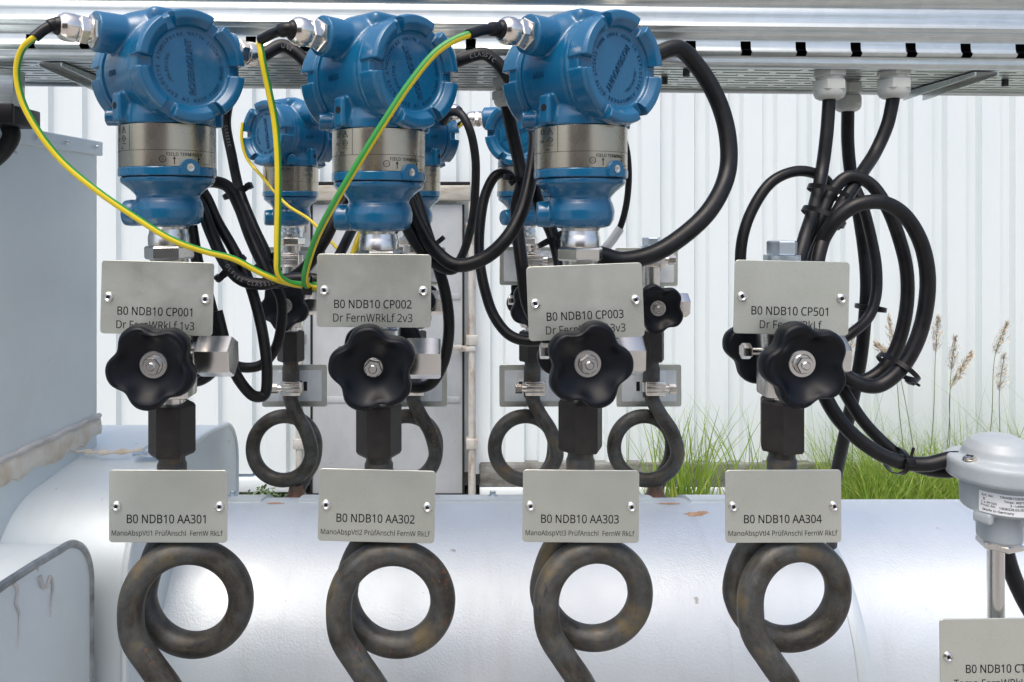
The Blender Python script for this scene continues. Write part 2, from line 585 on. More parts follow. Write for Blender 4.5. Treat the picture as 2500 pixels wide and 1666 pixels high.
def m_ground():
    m, nt, b = new_mat('gravel_ground')
    f = noise(nt, coords(nt), 1.5, 8, 0.7); g = noise(nt, coords(nt), 60, 3)
    c = ramp(nt, f, [(0.35, (0.26, 0.25, 0.23)), (0.65, (0.40, 0.385, 0.36))])
    c = mixc(nt, ramp(nt, g, [(0.4, 0.0), (0.7, 0.6)]), c, (0.48, 0.47, 0.45))
    nt.links.new(c, b.inputs['Base Color']); setp(b, Roughness=0.9)
    bump(nt, b, g, 0.6, 0.02)
    return m
M_GROUND = m_ground()

# ------------------------------------------------------------------ ground
GZ = -1.75
g = mk('ground', ([(-300, -300, GZ), (300, -300, GZ), (300, 300, GZ), (-300, 300, GZ)], [(0, 1, 2, 3)]), M_GROUND, smooth=0)
tag(g, kind='structure')

# ------------------------------------------------------------------ container wall
WY = 4.70
def corrugation(x0, npitch, z0, z1, pitch=0.2, depth=0.036):
    xs = []
    for i in range(npitch):
        b = x0 + i * pitch
        xs += [(b, 0), (b + 0.106, 0), (b + 0.120, depth), (b + 0.186, depth)]
    xs.append((x0 + npitch * pitch, 0))
    V = []
    for x, d in xs: V += [(x, WY + d, z0), (x, WY + d, z1)]
    F = [(2 * i, 2 * i + 2, 2 * i + 3, 2 * i + 1) for i in range(len(xs) - 1)]
    return (V, F)
WZ0, WZ1 = -1.50, 1.15
wall = empty('site_container', (0, 0, 0), 0, 'white corrugated steel container wall behind the instrument rows', 'container')
for i in range(-6, 7):
    p = mk('wall_panel', corrugation(i * 1.0 + 0.055, 5, WZ0, WZ1), M_WALL, wall, smooth=0)
    s = p.modifiers.new('s', 'SOLIDIFY'); s.thickness = 0.003; s.offset = 1
mk('top_rail', box(-6.2, 7.2, WY - 0.03, WY + 0.1, WZ1 - 0.02, WZ1 + 0.12, 0.01), M_WALL, wall)
mk('base_rail', box(0.10, 7.2, WY - 0.035, WY + 0.06, -1.565, -1.43, 0.012), M_RAIL, wall)
mk('base_rail', box(-6.2, -0.93, WY - 0.035, WY + 0.06, -1.60, -1.52, 0.012), M_WALL, wall)
mk('base_lip', box(0.10, 7.2, WY - 0.05, WY + 0.06, -1.61, -1.568, 0.006), M_WALL, wall)
mk('roof', box(-6.2, 7.2, WY + 0.10, WY + 2.4, WZ1 - 0.01, WZ1 + 0.06, 0.01), M_WALL, wall)
mk('end_wall', box(-6.2, -6.14, WY + 0.1, WY + 2.4, -1.6, WZ1 - 0.01), M_WALL, wall)
mk('end_wall', box(7.14, 7.2, WY + 0.1, WY + 2.4, -1.6, WZ1 - 0.01), M_WALL, wall)
mk('floor_slab', box(-6.2, 7.2, WY + 0.1, WY + 2.4, -1.6, -1.52), M_RAIL, wall)
for x in (-6.0, -2.0, 2.4, 6.6):
    mk('foot_block', box(x - 0.15, x + 0.15, WY + 0.15, WY + 0.6, GZ, -1.6, 0.01), M_RAIL, wall)

# door set into the container
door = empty('container_door', (0, 0, 0), 0, 'scuffed grey steel door with rusty locking bars under a dirty rail', 'door')
DY = WY - 0.05
dl = mk('door_leaf', box(-0.885, 0.012, DY, DY + 0.045, -1.60, 0.085, 0.006), M_DOOR, door)
for z_ in (-1.05, -0.45):
    mk('door_stiffener', box(-0.86, -0.012, DY - 0.006, DY + 0.0, z_ - 0.02, z_ + 0.02, 0.004), M_DOOR, dl)
for a_ in ((-0.885, -0.872, -1.60, 0.085), (-0.001, 0.012, -1.60, 0.085)):
    mk('door_seal', box(a_[0], a_[1], DY - 0.004, DY + 0.002, a_[2], a_[3]), M_BLACK, dl)
mk('door_header', box(-0.99, 0.045, DY - 0.035, DY + 0.045, 0.105, 0.195, 0.01), M_HEADER, door)
mk('door_header_lip', box(-0.99, 0.045, DY - 0.02, DY + 0.04, 0.198, 0.216, 0.004), M_BLACK, door)
for x in (-0.945, 0.055):
    b = mk('locking_bar', tube([(x, DY - 0.02, -1.66), (x, DY - 0.02, 0.10)], 0.022, 16, 1, False), M_ROD, door)
    for z in (-1.30, -0.70, -0.05):
        mk('bar_guide', box(x - 0.034, x + 0.034, DY - 0.048, DY + 0.02, z - 0.03, z + 0.03, 0.006), M_ROD, b)
lt = mk('latch', box(-0.02, 0.075, DY - 0.05, DY - 0.01, -0.765, -0.735, 0.006), M_ROD, door)
mk('latch_handle', xf(box(-0.10, 0.0, DY - 0.06, DY - 0.045, -0.75, -0.725, 0.005), T(0, 0, 0)), M_ROD, lt)
mk('door_sill', box(-0.99, 0.045, DY - 0.02, DY + 0.06, -1.66, -1.61, 0.006), M_BLACK, door)

# unseen brick building added behind the viewer for the polished steel to reflect
ws = empty('reflection_block', (-1.6, -6.5, GZ), 0, 'brown brick block added behind the viewer for the steel to reflect', 'building')
M_BRICK = simple('brown_brick', (0.16, 0.115, 0.08), 0.8, 0, 6, 0.3, 0.004, 40)
mk('wall', box(-3.9, 3.9, -5.0, 0.0, -0.02, 4.0), M_BRICK, ws, smooth=0)
mk('roof', box(-4.2, 4.2, -5.3, 0.3, 4.0, 4.18, 0.03), M_RAIL, ws)
for wx in (-2.3, 2.3):
    w_ = mk('window', box(wx - 0.6, wx + 0.6, -0.05, 0.03, 1.0, 2.3, 0.01), M_WALL, ws)
    mk('pane', box(wx - 0.52, wx + 0.52, 0.028, 0.036, 1.08, 2.22), simple('window_glass', (0.02, 0.025, 0.03), 0.08), w_)
dr_ = mk('door', box(-0.55, 0.55, -0.05, 0.04, 0.0, 2.15, 0.01), M_RAIL, ws)
mk('handle', box(0.38, 0.48, 0.04, 0.08, 1.0, 1.04, 0.008), M_STEEL, dr_)

# ------------------------------------------------------------------ insulated pipe and its boxes
PYC, PZC, PR = 1.144, -0.595, 0.185
pipe = empty('insulated_pipe', (0, PYC, PZC), 0, 'large pipe clad in embossed silvery sheet beneath the instruments', 'pipe')
def cyl_x(x0, x1, r, n=96, caps=True):
    prof = [(r, x0), (r, x1)]
    if caps: prof = [(0, x0)] + prof + [(0, x1)]
    return xf(lathe(prof, n), Matrix.Rotation(radians(90), 4, 'Y'))
SEAM = 0.487
mk('cladding_sheet', cyl_x(-1.6, SEAM, PR), M_CLAD, pipe)
mk('cladding_sheet', cyl_x(SEAM - 0.02, 1.9, PR - 0.0025), M_CLAD, pipe)
mk('seam_band', xf(lathe([(PR - 0.004, SEAM - 0.012), (PR + 0.0016, SEAM - 0.010), (PR + 0.0030, SEAM - 0.005), (PR + 0.0030, SEAM + 0.004), (PR + 0.0010, SEAM + 0.008), (PR - 0.005, SEAM + 0.009)], 96), Matrix.Rotation(radians(90), 4, 'Y')), M_CLAD2, pipe)
def arc_strip(x0, x1, a0, a1, r0, r1, n=8):
    """band on the pipe; angle from straight up towards the back"""
    V = []
    for i in range(n + 1):
        a = a0 + (a1 - a0) * i / n
        for x, r in ((x0, r0), (x1, r0), (x1, r1), (x0, r1)):
            V.append((x, r * sin(a), r * cos(a)))
    F = []
    for i in range(n):
        for k in range(4):
            F.append((i * 4 + k, i * 4 + (k + 1) % 4, i * 4 + 4 + (k + 1) % 4, i * 4 + 4 + k))
    F += [(3, 2, 1, 0), tuple(n * 4 + k for k in range(4))]
    return fixn((V, F))
M_STAIN = simple('rust_stain', (0.50, 0.30, 0.17), 0.7, 0, 90, 0.3)
xs_ = [-0.37, -0.283, -0.247, 0.106 - 0.01, 0.122, 0.283, 0.320, SEAM - 0.02]
for x0, x1 in ((-0.365, -0.292), (-0.238, -0.088), (-0.045, 0.098), (0.145, 0.278), (0.330, SEAM - 0.02)):
    mk('lap_strip', arc_strip(x0, x1, radians(4), radians(33), PR - 0.001, PR + 0.0042), M_CLAD2, pipe)
for x in (-0.34, -0.16, 0.045, 0.215, 0.40):
    a = radians(12)
    Mx = T(x, (PR + 0.004) * sin(a), (PR + 0.004) * cos(a)) @ Matrix.Rotation(-a, 4, 'X')
    mk('sheet_screw', xf(join(lathe([(0, 0), (0.0075, 0), (0.0072, 0.0015), (0.004, 0.002), (0, 0.002)], 20), hexa(0.0045, 0.005, 0.0018)), Mx), M_ZINC, pipe)

for (sx_, sa_, w_, h_) in ((0.325, -9, 0.016, 0.006), (0.338, -7.5, 0.010, 0.004), (-0.27, 2.5, 0.014, 0.005), (0.298, 2.0, 0.020, 0.004)):
    n_ = 18; rn = random.Random(int(sx_ * 1000)); V = [(sx_, (PR + 0.0003) * sin(radians(sa_)), (PR + 0.0003) * cos(radians(sa_)))]
    for k in range(n_):
        a = 2 * pi * k / n_; f_ = rn.uniform(0.6, 1.1)
        aa = radians(sa_) + h_ * f_ * sin(a) / PR
        V.append((sx_ + w_ * f_ * cos(a), (PR + 0.0003) * sin(aa), (PR + 0.0003) * cos(aa)))
    mk('rust_stain', (V, [(0, k + 1, (k + 1) % n_ + 1) for k in range(n_)]), M_STAIN, pipe, smooth=0)
# larger clad sleeve round the pipe (left), the profile is an arch in YZ
def arch(x0, x1, y0, y1, ztop, rf, rb, zbot, bulge=0.012, n=14):
    pts = []
    pts.append((y0, zbot))
    for k in range(n + 1):
        a = radians(180 - 90 * k / n); pts.append((y0 + rf + rf * cos(a), ztop - bulge - rf + rf * sin(a) * 1.0))
    for k in range(1, 6):
        t = k / 6; pts.append((y0 + rf + (y1 - rb - y0 - rf) * t, ztop - bulge + bulge * sin(pi * t)))
    for k in range(n + 1):
        a = radians(90 - 90 * k / n); pts.append((y1 - rb + rb * cos(a), ztop - bulge - rb + rb * sin(a)))
    pts.append((y1, zbot))
    m = len(pts)
    V = [(x0, p[0], p[1]) for p in pts] + [(x1, p[0], p[1]) for p in pts]
    F = [tuple(range(m)), tuple(range(2 * m - 1, m - 1, -1))] + [(i, (i + 1) % m, (i + 1) % m + m, i + m) for i in range(m)]
    return fixn((V, F)), pts
def rim_tube(pts, x, r):
    return tube([(x, p[0], p[1]) for p in pts], r, 8, 1, False)
XS = -0.3726
sleeve = empty('pipe_sleeve_box', (0, 0, 0), 0, 'arched sheet metal sleeve box around the pipe with toggle latch', 'pipe sleeve')
vf, pts = arch(-1.4, XS, 0.885, 1.322, -0.312, 0.09, 0.075, -0.85)
mk('sleeve_shell', vf, M_CLAD2, sleeve, smooth=30)
mk('end_rim', rim_tube(pts, XS - 0.002, 0.0048), M_CLAD2, sleeve)
mk('foam_seam', tube([P(60, 1118, 1.02), P(180, 1103, 1.05), P(260, 1105, 1.04), P(352, 1100, 1.05)], lambda t: 0.0028 + 0.0012 * sin(t * 40), 10, 12), M_FOAM, sleeve)
mk('rivet', xf(lathe([(0, 0.003), (0.003, 0.0025), (0.006, 0), (0.004, -0.002), (0, -0.002)], 14), T(*P(175, 1098, 1.06))), M_ZINC, sleeve)
lat = mk('toggle_latch', box(-0.022, 0.018, -0.011, 0.011, -0.002, 0.002, 0.001), M_ZINC, sleeve, loc=P(371, 1106, 1.045))
mk('latch_lever', xf(box(-0.014, 0.020, -0.008, 0.008, 0.001, 0.005, 0.001), Matrix.Rotation(radians(-24), 4, 'Y')), M_ZINC, lat)
mk('latch_hook', tube([(-0.012, -0.006, 0.004), (0.0, -0.006, 0.012), (0.012, -0.006, 0.018), (0.012, 0.006, 0.018), (0.0, 0.006, 0.012)], 0.0016, 8, 6), M_ZINC, lat)
mk('corner_clip', box(-0.004, 0.004, -0.006, 0.006, -0.012, 0.012, 0.001), M_ZINC, sleeve, loc=(XS + 0.004, 1.03, -0.405))

# second arched box nearer the camera, lower left
XV = -0.40
vbox = empty('valve_cover_box', (0, 0, 0), 0, 'dirt streaked arched sheet metal cover box with dark rolled rim', 'valve cover')
vf, pts = arch(-1.3, XV, 0.40, 0.861, -0.318, 0.10, 0.062, -0.85)
mk('cover_shell', vf, M_CLAD2, vbox, smooth=30)
mk('end_rim', rim_tube(pts, XV - 0.001, 0.0042), simple('tarnished_rim', (0.30, 0.32, 0.33), 0.45, 0.8, 40, 0.5), vbox)
M_DRIP = simple('dried_sealant', (0.54, 0.52, 0.50), 0.6, 0, 50, 0.2)
def drip(pp, r):
    pts2 = []
    for x, y in pp:
        q = (x - VX) / FPX
        pts2.append(Vector((XV + 0.001, XV / q, (VY - y) / FPX * XV / q)))
    return tube(pts2, lambda t: r * (1 - 0.85 * t), 8, 6)
mk('sealant_drip', drip([(32, 1422), (40, 1445), (36, 1470), (45, 1500), (43, 1560), (42, 1588)], 0.0016), M_DRIP, vbox)
mk('sealant_drip', drip([(95, 1408), (100, 1430), (113, 1432), (120, 1408), (127, 1430), (122, 1480), (121, 1508)], 0.0022), M_DRIP, vbox)
mk('sealant_drip', drip([(92, 1378), (90, 1388), (90, 1396)], 0.002), M_DRIP, vbox)

# tall box standing on the sleeve, upper left
tb = empty('stem_cover_box', (0, 0, 0), 0, 'tall pale sheet metal box standing on the sleeve with foam sealed foot', 'metal box')
A_ = Vector((-0.5035, 1.105)); B_ = Vector((-0.545, 0.62))
quad = [A_, B_, B_ + Vector((-0.5, 0.04)), A_ + Vector((-0.5, 0.04))]
def tbox(quad, z0, z1):
    V = [(q.x, q.y, z0) for q in quad] + [(q.x, q.y, z1) for q in quad]
    return fixn((V, [(0, 1, 2, 3), (7, 6, 5, 4)] + [(i, (i + 1) % 4, (i + 1) % 4 + 4, i + 4) for i in range(4)]))
o = mk('box_shell', tbox(quad, -0.42, 0.098), M_CLAD2, tb, smooth=0)
bv = o.modifiers.new('b', 'BEVEL'); bv.width = 0.006; bv.segments = 3
cen = sum(quad, Vector((0, 0))) / 4
q2 = [cen + (q - cen) * 1.0 + (q - cen).normalized() * 0.006 for q in quad]
o = mk('lid_rim', tbox(q2, 0.0875, 0.107), M_CLAD2, tb, smooth=0)
bv = o.modifiers.new('b', 'BEVEL'); bv.width = 0.0015; bv.segments = 2
d_ = (B_ - A_).normalized(); nrm_ = Vector((-d_.y, d_.x));  nrm_ = nrm_ if nrm_.x > 0 else -nrm_
for t in (0.015, 0.085, 0.145, 0.24):
    q = A_ + d_ * t + nrm_ * 0.0065
    mk('sheet_screw', xf(lathe([(0, 0.003), (0.002, 0.0026), (0.0033, 0), (0, 0)], 14), T(q.x, q.y, 0.098) @ along((nrm_.x, nrm_.y, 0))), M_ZINC, tb)
fp, rows_ = [], []
rnd = random.Random(5)
for k in range(40):
    t = k / 39
    q = A_.lerp(B_, t) + nrm_ * 0.001
    fp.append((q.x + rnd.uniform(-.0008, .0008), q.y, -0.272 + rnd.uniform(-.0008, .0008)))
    j_ = rnd.uniform(-0.004, 0.004)
    rows_.append([(q.x - 0.004, q.y, -0.270), (q.x + 0.0020, q.y, -0.276 + j_ * 0.2), (q.x + 0.0026 + j_ * 0.3, q.y, -0.284 + j_ * 0.3), (q.x + 0.0030 + j_ * 0.4, q.y, -0.292 + j_), (q.x + 0.0022 + j_ * 0.3, q.y, -0.300 + j_ * 1.5), (q.x - 0.004, q.y, -0.303 + j_ * 1.5)])
mk('foam_bead', tube(fp, lambda t: 0.0036 + 0.0003 * sin(t * 61), 10, 3), M_DRIP, tb)
V = [p for r in rows_ for p in r]
F = [(a * 6 + b, a * 6 + b + 1, a * 6 + b + 7, a * 6 + b + 6) for a in range(39) for b in range(5)]
mk('foam_skirt', (V, F), M_FOAM, tb, smooth=60)

# ------------------------------------------------------------------ cable tray
TY = 0.842
tray = empty('cable_tray', (0, TY, 0.19), 0, 'long galvanised perforated cable tray running above the transmitters', 'cable tray')
tray.rotation_euler = (0, radians(0.58), 0)
TX0, TX1 = -1.2, 1.35
def zpx(y): return (VY - (y - 2)) / FPX * TY - 0.19
prof = [(0.030, -92), (0.004, -92), (0, -88), (0, -4), (0.0035, 2), (0.0045, 8), (0.0020, 14), (0.0010, 30), (0.0020, 48), (0.0005, 54), (-0.0010, 60), (0.0012, 66), (0.0018, 71), (-0.0012, 75), (0.0, 80), (0.0022, 88), (0.0026, 95)]
prof_b = [(0.0026, 130), (0.0034, 137), (0.0020, 146), (0.0028, 152), (0.0060, 157)]
slot_x = []
k0 = 0
sx = (1688 - VX) / FPX * TY
pitch = 134.6 / FPX * TY
i = -20
while True:
    x = sx + i * pitch
    i += 1
    if x < TX0 + 0.03: continue
    if x > TX1 - 0.03: break
    slot_x.append(x)
def sheet(prof, x0, x1):
    V = []
    for d, y in prof: V += [(x0, d, zpx(y)), (x1, d, zpx(y))]
    return (V, [(2 * i, 2 * i + 1, 2 * i + 3, 2 * i + 2) for i in range(len(prof) - 1)])
V, F = [], []
def add(vf):
    global V, F
    V, F = join((V, F), vf)
add(sheet(prof, TX0, TX1))
add(sheet(prof_b, TX0, TX1))
sw = 0.0054
edges = [TX0]
for x in slot_x: edges += [x - sw, x + sw]
edges.append(TX1)
mid = [(0.0026, 95), (0.0022, 108), (0.0012, 116), (-0.0016, 122), (0.0, 127), (0.0026, 130)]
for j in range(0, len(edges), 2):
    add(sheet(mid, edges[j], edges[j + 1]))
bmx = bmesh.new()
vs = [bmx.verts.new(v) for v in V]
for f in F: bmx.faces.new([vs[i] for i in f])
bmesh.ops.remove_doubles(bmx, verts=bmx.verts, dist=1e-5)
me = bpy.data.meshes.new('side_panel'); bmx.to_mesh(me); bmx.free()
me.shade_smooth(); me.set_sharp_from_angle(angle=radians(60)); me.materials.append(M_GALV)
sp_ = mk('side_panel', me, parent=tray)
# perforated floor
zf = zpx(157)
TW = 0.150
V, F = [], []
rows = []
y = 0.006
r_i = 0
ys = [0.006]
while ys[-1] < TW - 0.012:
    ys.append(ys[-1] + (0.0105 if len(ys) % 2 else 0.0052))
for ri in range(len(ys) - 1):
    y0, y1 = ys[ri], ys[ri + 1]
    if ri % 2 == 0:
        V, F = join((V, F), ([(TX0, y0, zf), (TX1, y0, zf), (TX1, y1, zf), (TX0, y1, zf)], [(0, 3, 2, 1)]))
    else:
        off = 0.029 if (ri // 2) % 2 else 0.0
        x = TX0
        while x < TX1:
            V, F = join((V, F), ([(x + off, y0, zf), (x + off + 0.007, y0, zf), (x + off + 0.007, y1, zf), (x + off, y1, zf)], [(0, 3, 2, 1)]))
            x += 0.058
V, F = join((V, F), ([(TX0, ys[-1], zf), (TX1, ys[-1], zf), (TX1, TW, zf), (TX0, TW, zf), (TX1, TW, zf + 0.09), (TX0, TW, zf + 0.09)], [(0, 3, 2, 1), (3, 5, 4, 2)]))
bmx = bmesh.new()
vs = [bmx.verts.new(v) for v in V]
for f in F: bmx.faces.new([vs[i] for i in f])
bmesh.ops.remove_doubles(bmx, verts=bmx.verts, dist=1e-5)
me = bpy.data.meshes.new('perforated_floor'); bmx.to_mesh(me); bmx.free(); me.materials.append(M_GALV)
fl = mk('perforated_floor', me, parent=tray)
s = fl.modifiers.new('s', 'SOLIDIFY'); s.thickness = 0.001; s.offset = 0
mk('back_lip', tube([(TX0, TW, zf - 0.002), (TX1, TW, zf - 0.002)], 0.0028, 8, 1, False), M_GALV, tray)
mk('lid', box(TX0, TX1, 0.001, TW + 0.004, zpx(-92) + 0.0015, zpx(-92) + 0.004), M_GALV, tray)  # added out of view to shut light out of the tray
for yy, zz, rr in ((0.030, 0.012, 0.011), (0.056, 0.010, 0.009), (0.085, 0.012, 0.011), (0.114, 0.012, 0.011), (0.042, 0.033, 0.010), (0.070, 0.031, 0.011), (0.10, 0.034, 0.010), (0.05, 0.054, 0.012), (0.085, 0.053, 0.010)):
    c = mk('cable', tube([(TX0 + 0.01, TY + yy, 0.19 + zf + zz + 0.012), (0, TY + yy, 0.19 + zf + zz), (TX1 - 0.01, TY + yy, 0.19 + zf + zz - 0.0135)], rr, 8, 1, False), M_CABLE)
    tag(c, 'black cable lying inside the galvanised tray', 'cable', 'cables lying inside the tray')
# bracket arms and bolts under the tray
for x, dx in ((-0.452, 1), (0.545, -1)):
    zt_ = zf + 0.19 - 0.002 - (0.0055 if dx < 0 else -0.0045)
    arm = empty('support_arm', (x, TY, zt_), 0, 'galvanised channel support arm under tray above the ' + ('tall pale metal box' if dx > 0 else 'grey temperature sensor head'), 'support arm', 'tray support arms')
    y0_, y1_ = 0.008, TW - 0.004
    for xx in (0.0, 0.024):
        mk('side_flange', fixn(([(xx, y0_, 0), (xx + 0.002, y0_, 0), (xx + 0.002, y1_, 0), (xx, y1_, 0), (xx, y0_, -0.004), (xx + 0.002, y0_, -0.004), (xx + 0.002, y1_, -0.010), (xx, y1_, -0.010)],
                                [(0, 1, 2, 3), (7, 6, 5, 4), (0, 4, 5, 1), (1, 5, 6, 2), (2, 6, 7, 3), (3, 7, 4, 0)])), M_GALV, arm, smooth=0)
    mk('top_web', box(0.002, 0.024, y0_, y1_, -0.0015, 0.0), M_RAIL, arm, smooth=0)  # dark colour stands in for the shaded inside of the galvanised channel
for bx_, by_ in ((0.242, 0.02), (0.231, 0.07), (0.613, 0.06)):
    mk('bolt', xf(hexa(0.0038, 0.008, -0.008), T(bx_, by_, zf)), simple('dark_bolt', (0.05, 0.05, 0.05), 0.5, 0.6), tray)

# post, black box and cable at the left edge
post = mk('hanger_plate', box(-0.56, -0.4915, 0.874, 0.900, 0.118, 0.1655, 0.003), M_GALV)
tag(post, 'short grey steel bracket plate hanging from tray above the tall pale box', 'bracket')
jb = empty('junction_box', (0, 0, 0), 0, 'black plastic junction box fixed under the grey hanger plate at tray', 'junction box')
mk('box_body', box(-0.60, -0.4775, 0.850, 0.905, 0.1015, 0.1215, 0.002), M_TIE, jb)
mk('box_lid', box(-0.60, -0.4760, 0.844, 0.8495, 0.1010, 0.1225, 0.0015), M_TIE, jb)
cb = mk('cable', tube([P(22, 305, 0.89), P(28, 330, 0.89), P(14, 360, 0.89), P(-20, 392, 0.89), P(-60, 400, 0.89)], 0.0095, 14, 8), M_CABLE)
tag(cb, 'thick black cable curling out beneath the black junction box', 'cable')

# ------------------------------------------------------------------ pressure transmitters (prototype meshes)
HZ = 0.136
CZ = 0.166
def ycyl(r, y0, y1, z, n=64):
    return xf(lathe([(0, 0), (r, 0), (r, y1 - y0), (0, y1 - y0)], n), T(0, y1, z) @ RX90)
def zcyl(prof, x=0, y=0, n=64): return xf(lathe(prof, n), T(x, y, 0))
hp = [xf(lathe([(0, 0), (0.0470, 0), (0.0488, 0.012), (0.0492, 0.036), (0.0488, 0.060), (0.0470, 0.072), (0, 0.072)], 72), T(0, 0.036, HZ) @ RX90),
      zcyl([(0, 0.0858), (0.0427, 0.0858), (0.0427, 0.094), (0.0405, 0.105), (0.040, 0.135), (0, 0.135)]),
      box(-0.026, 0.026, -0.027, 0.027, 0.15, 0.1925, 0.007, 3)]
for s_ in (-1, 1):
    hp.append(xf(lathe([(0, 0.0), (0.031, 0.0), (0.030, 0.012), (0.022, 0.034), (0.0182, 0.042), (0.0180, 0.066), (0, 0.066)], 40), T(0, 0, CZ) @ Matrix.Rotation(s_ * radians(90), 4, 'Y')))
for az in (20, 68, -160):
    a = radians(az)
    hp.append(xf(lathe([(0, 0.0865), (0.0085, 0.0865), (0.0085, 0.104), (0.006, 0.112), (0, 0.112)], 24), T(0.0415 * sin(a), -0.0415 * cos(a), 0)))
a_ = radians(-84)
hp.append(xf(box(-0.0065, 0.0065, -0.051, -0.036, 0.0868, 0.1135, 0.002), Matrix.Rotation(a_, 4, 'Z')))
a_ = radians(-128)
hp.append(xf(lathe([(0, 0), (0.0080, 0), (0.0080, 0.021), (0, 0.021)], 24), T(0.034 * sin(a_), -0.034 * cos(a_), 0.095) @ along((sin(a_), -cos(a_), 0))))
ME_HOUSING = cast(hp, 0.00115, 5, 'housing', M_BLUE)
# cover with six raised grip segments
cp = [lathe([(0, 0), (0.0500, 0), (0.0500, 0.005), (0.0488, 0.0065), (0.0486, 0.0175), (0.0462, 0.0205), (0.0358, 0.0205), (0.0350, 0.0190), (0, 0.0190)], 96)]
for k in range(6):
    a0 = radians(60 * k - 23.5 + 30); a1 = radians(60 * k + 23.5 + 30)
    sec = [(0.0440, 0.007), (0.0506, 0.007), (0.0508, 0.0245), (0.0490, 0.0285), (0.0425, 0.0285), (0.0366, 0.0235), (0.0362, 0.017)]
    V, F = [], []
    nn = 12
    for i in range(nn + 1):
        a = a0 + (a1 - a0) * i / nn
        for r, z in sec: V.append((r * cos(a), r * sin(a), z))
    m_ = len(sec)
    for i in range(nn):
        for j in range(m_):
            F.append((i * m_ + j, i * m_ + (j + 1) % m_, (i + 1) * m_ + (j + 1) % m_, (i + 1) * m_ + j))
    F += [tuple(range(m_)), tuple(nn * m_ + j for j in range(m_ - 1, -1, -1))]
    cp.append(fixn((V, F)))
ME_COVER = cast(cp, 0.00085, 2, 'cover', M_BLUE)
def bulb_mesh():
    body = lathe([(0, 0.0385), (0.0420, 0.0385), (0.0420, 0.0345), (0.0400, 0.0325), (0.0330, 0.0270), (0.0285, 0.0220), (0.0280, 0.0195), (0.0300, 0.0160), (0.0318, 0.0090), (0.0310, 0.0010), (0.0275, -0.0050), (0.0200, -0.0072), (0, -0.0072)], 64)
    stub = xf(lathe([(0, 0), (0.0122, 0), (0.0126, 0.035), (0.0118, 0.0405), (0.0105, 0.0412), (0, 0.0412)], 32), T(0, 0, 0.006) @ along((-1, 0, 0)))
    return cast([body, stub], 0.0011, 5, 'sensor_body', M_BLUE)
ME_BULB = bulb_mesh()
def pmesh(name, vf, mat, smooth=35):
    o = mk(name, vf, mat, smooth=smooth)
    me = o.data
    bpy.data.objects.remove(o)
    return me
ME_LBAND = pmesh('label_band', lathe([(0, 0.0470), (0.0428, 0.0470), (0.0433, 0.0474), (0.0433, 0.0852), (0.0428, 0.0856), (0, 0.0856)], 96), M_LABEL)
# blue clamp ring with its tongue and screw
ring = lathe([(0, 0.0392), (0.0432, 0.0392), (0.0438, 0.0400), (0.0438, 0.0462), (0.0432, 0.0470), (0, 0.0470)], 96)
tong = []
for i in range(13):
    a = pi * i / 12
    tong.append((0.0088 * cos(a), 0.0455 + 0.0085 * sin(a)))
tong = [(0.0088, 0.0398)] + tong + [(-0.0088, 0.0398)]
tongue = poly_prism(tong, -0.0462, -0.040)
ME_RING = pmesh('clamp_ring', join(ring, tongue), M_BLUE)
ME_RSCREW = pmesh('set_screw', xf(lathe([(0, -0.001), (0.0016, -0.001), (0.0019, 0.0004), (0.0036, 0.0006), (0.0036, 0.0), (0, 0.0)], 20), T(0, -0.0463, 0.0462) @ RX90), M_STEEL)
ME_GAP_SHADE = pmesh('gap_shade', lathe([(0, 0.0384), (0.0405, 0.0384), (0.0405, 0.0393), (0, 0.0393)], 48), M_BLACK)  # shade of the open gap, put in as a black disc
ME_COLLAR = pmesh('weld_collar', lathe([(0, -0.0065), (0.0190, -0.0065), (0.0172, -0.0095), (0.0178, -0.0130), (0.0182, -0.0150), (0.0186, -0.0156), (0.0186, -0.0240), (0.0180, -0.0248), (0, -0.0248)], 48), M_STEEL)
ME_HEX = pmesh('union_nut', xf(join(hexa(0.0222, 0.0125, -0.0375), lathe([(0, -0.047), (0.0165, -0.047), (0.017, -0.0375), (0, -0.0375)], 32)), Matrix.Rotation(radians(12), 4, 'Z')), M_STEEL)
ME_GLAND = pmesh('cable_gland', join(hexa(0.0146, 0.0042, 0), lathe([(0.0, 0.004), (0.0112, 0.004), (0.0112, 0.0075), (0, 0.0075)], 32), xf(hexa(0.0134, 0.0075, 0.0068), Matrix.Rotation(radians(15), 4, 'Z')),
            lathe([(0, 0.014), (0.0110, 0.014), (0.0110, 0.0158), (0.0120, 0.0164), (0.0123, 0.0180), (0.0123, 0.0240), (0.0117, 0.0262), (0.0098, 0.0292), (0.0086, 0.0300), (0.0078, 0.0295), (0.0, 0.0295)], 36)), M_NICKEL)
ME_SEAL = pmesh('gland_seal', lathe([(0, 0.0285), (0.0082, 0.0285), (0.0076, 0.0320), (0.0062, 0.0335), (0, 0.0335)], 24), M_TIE)
ME_HOLE = pmesh('lug_hole', lathe([(0, 0.0), (0.0032, 0.0), (0.0032, 0.0006), (0, 0.0006)], 20), M_BLACK)
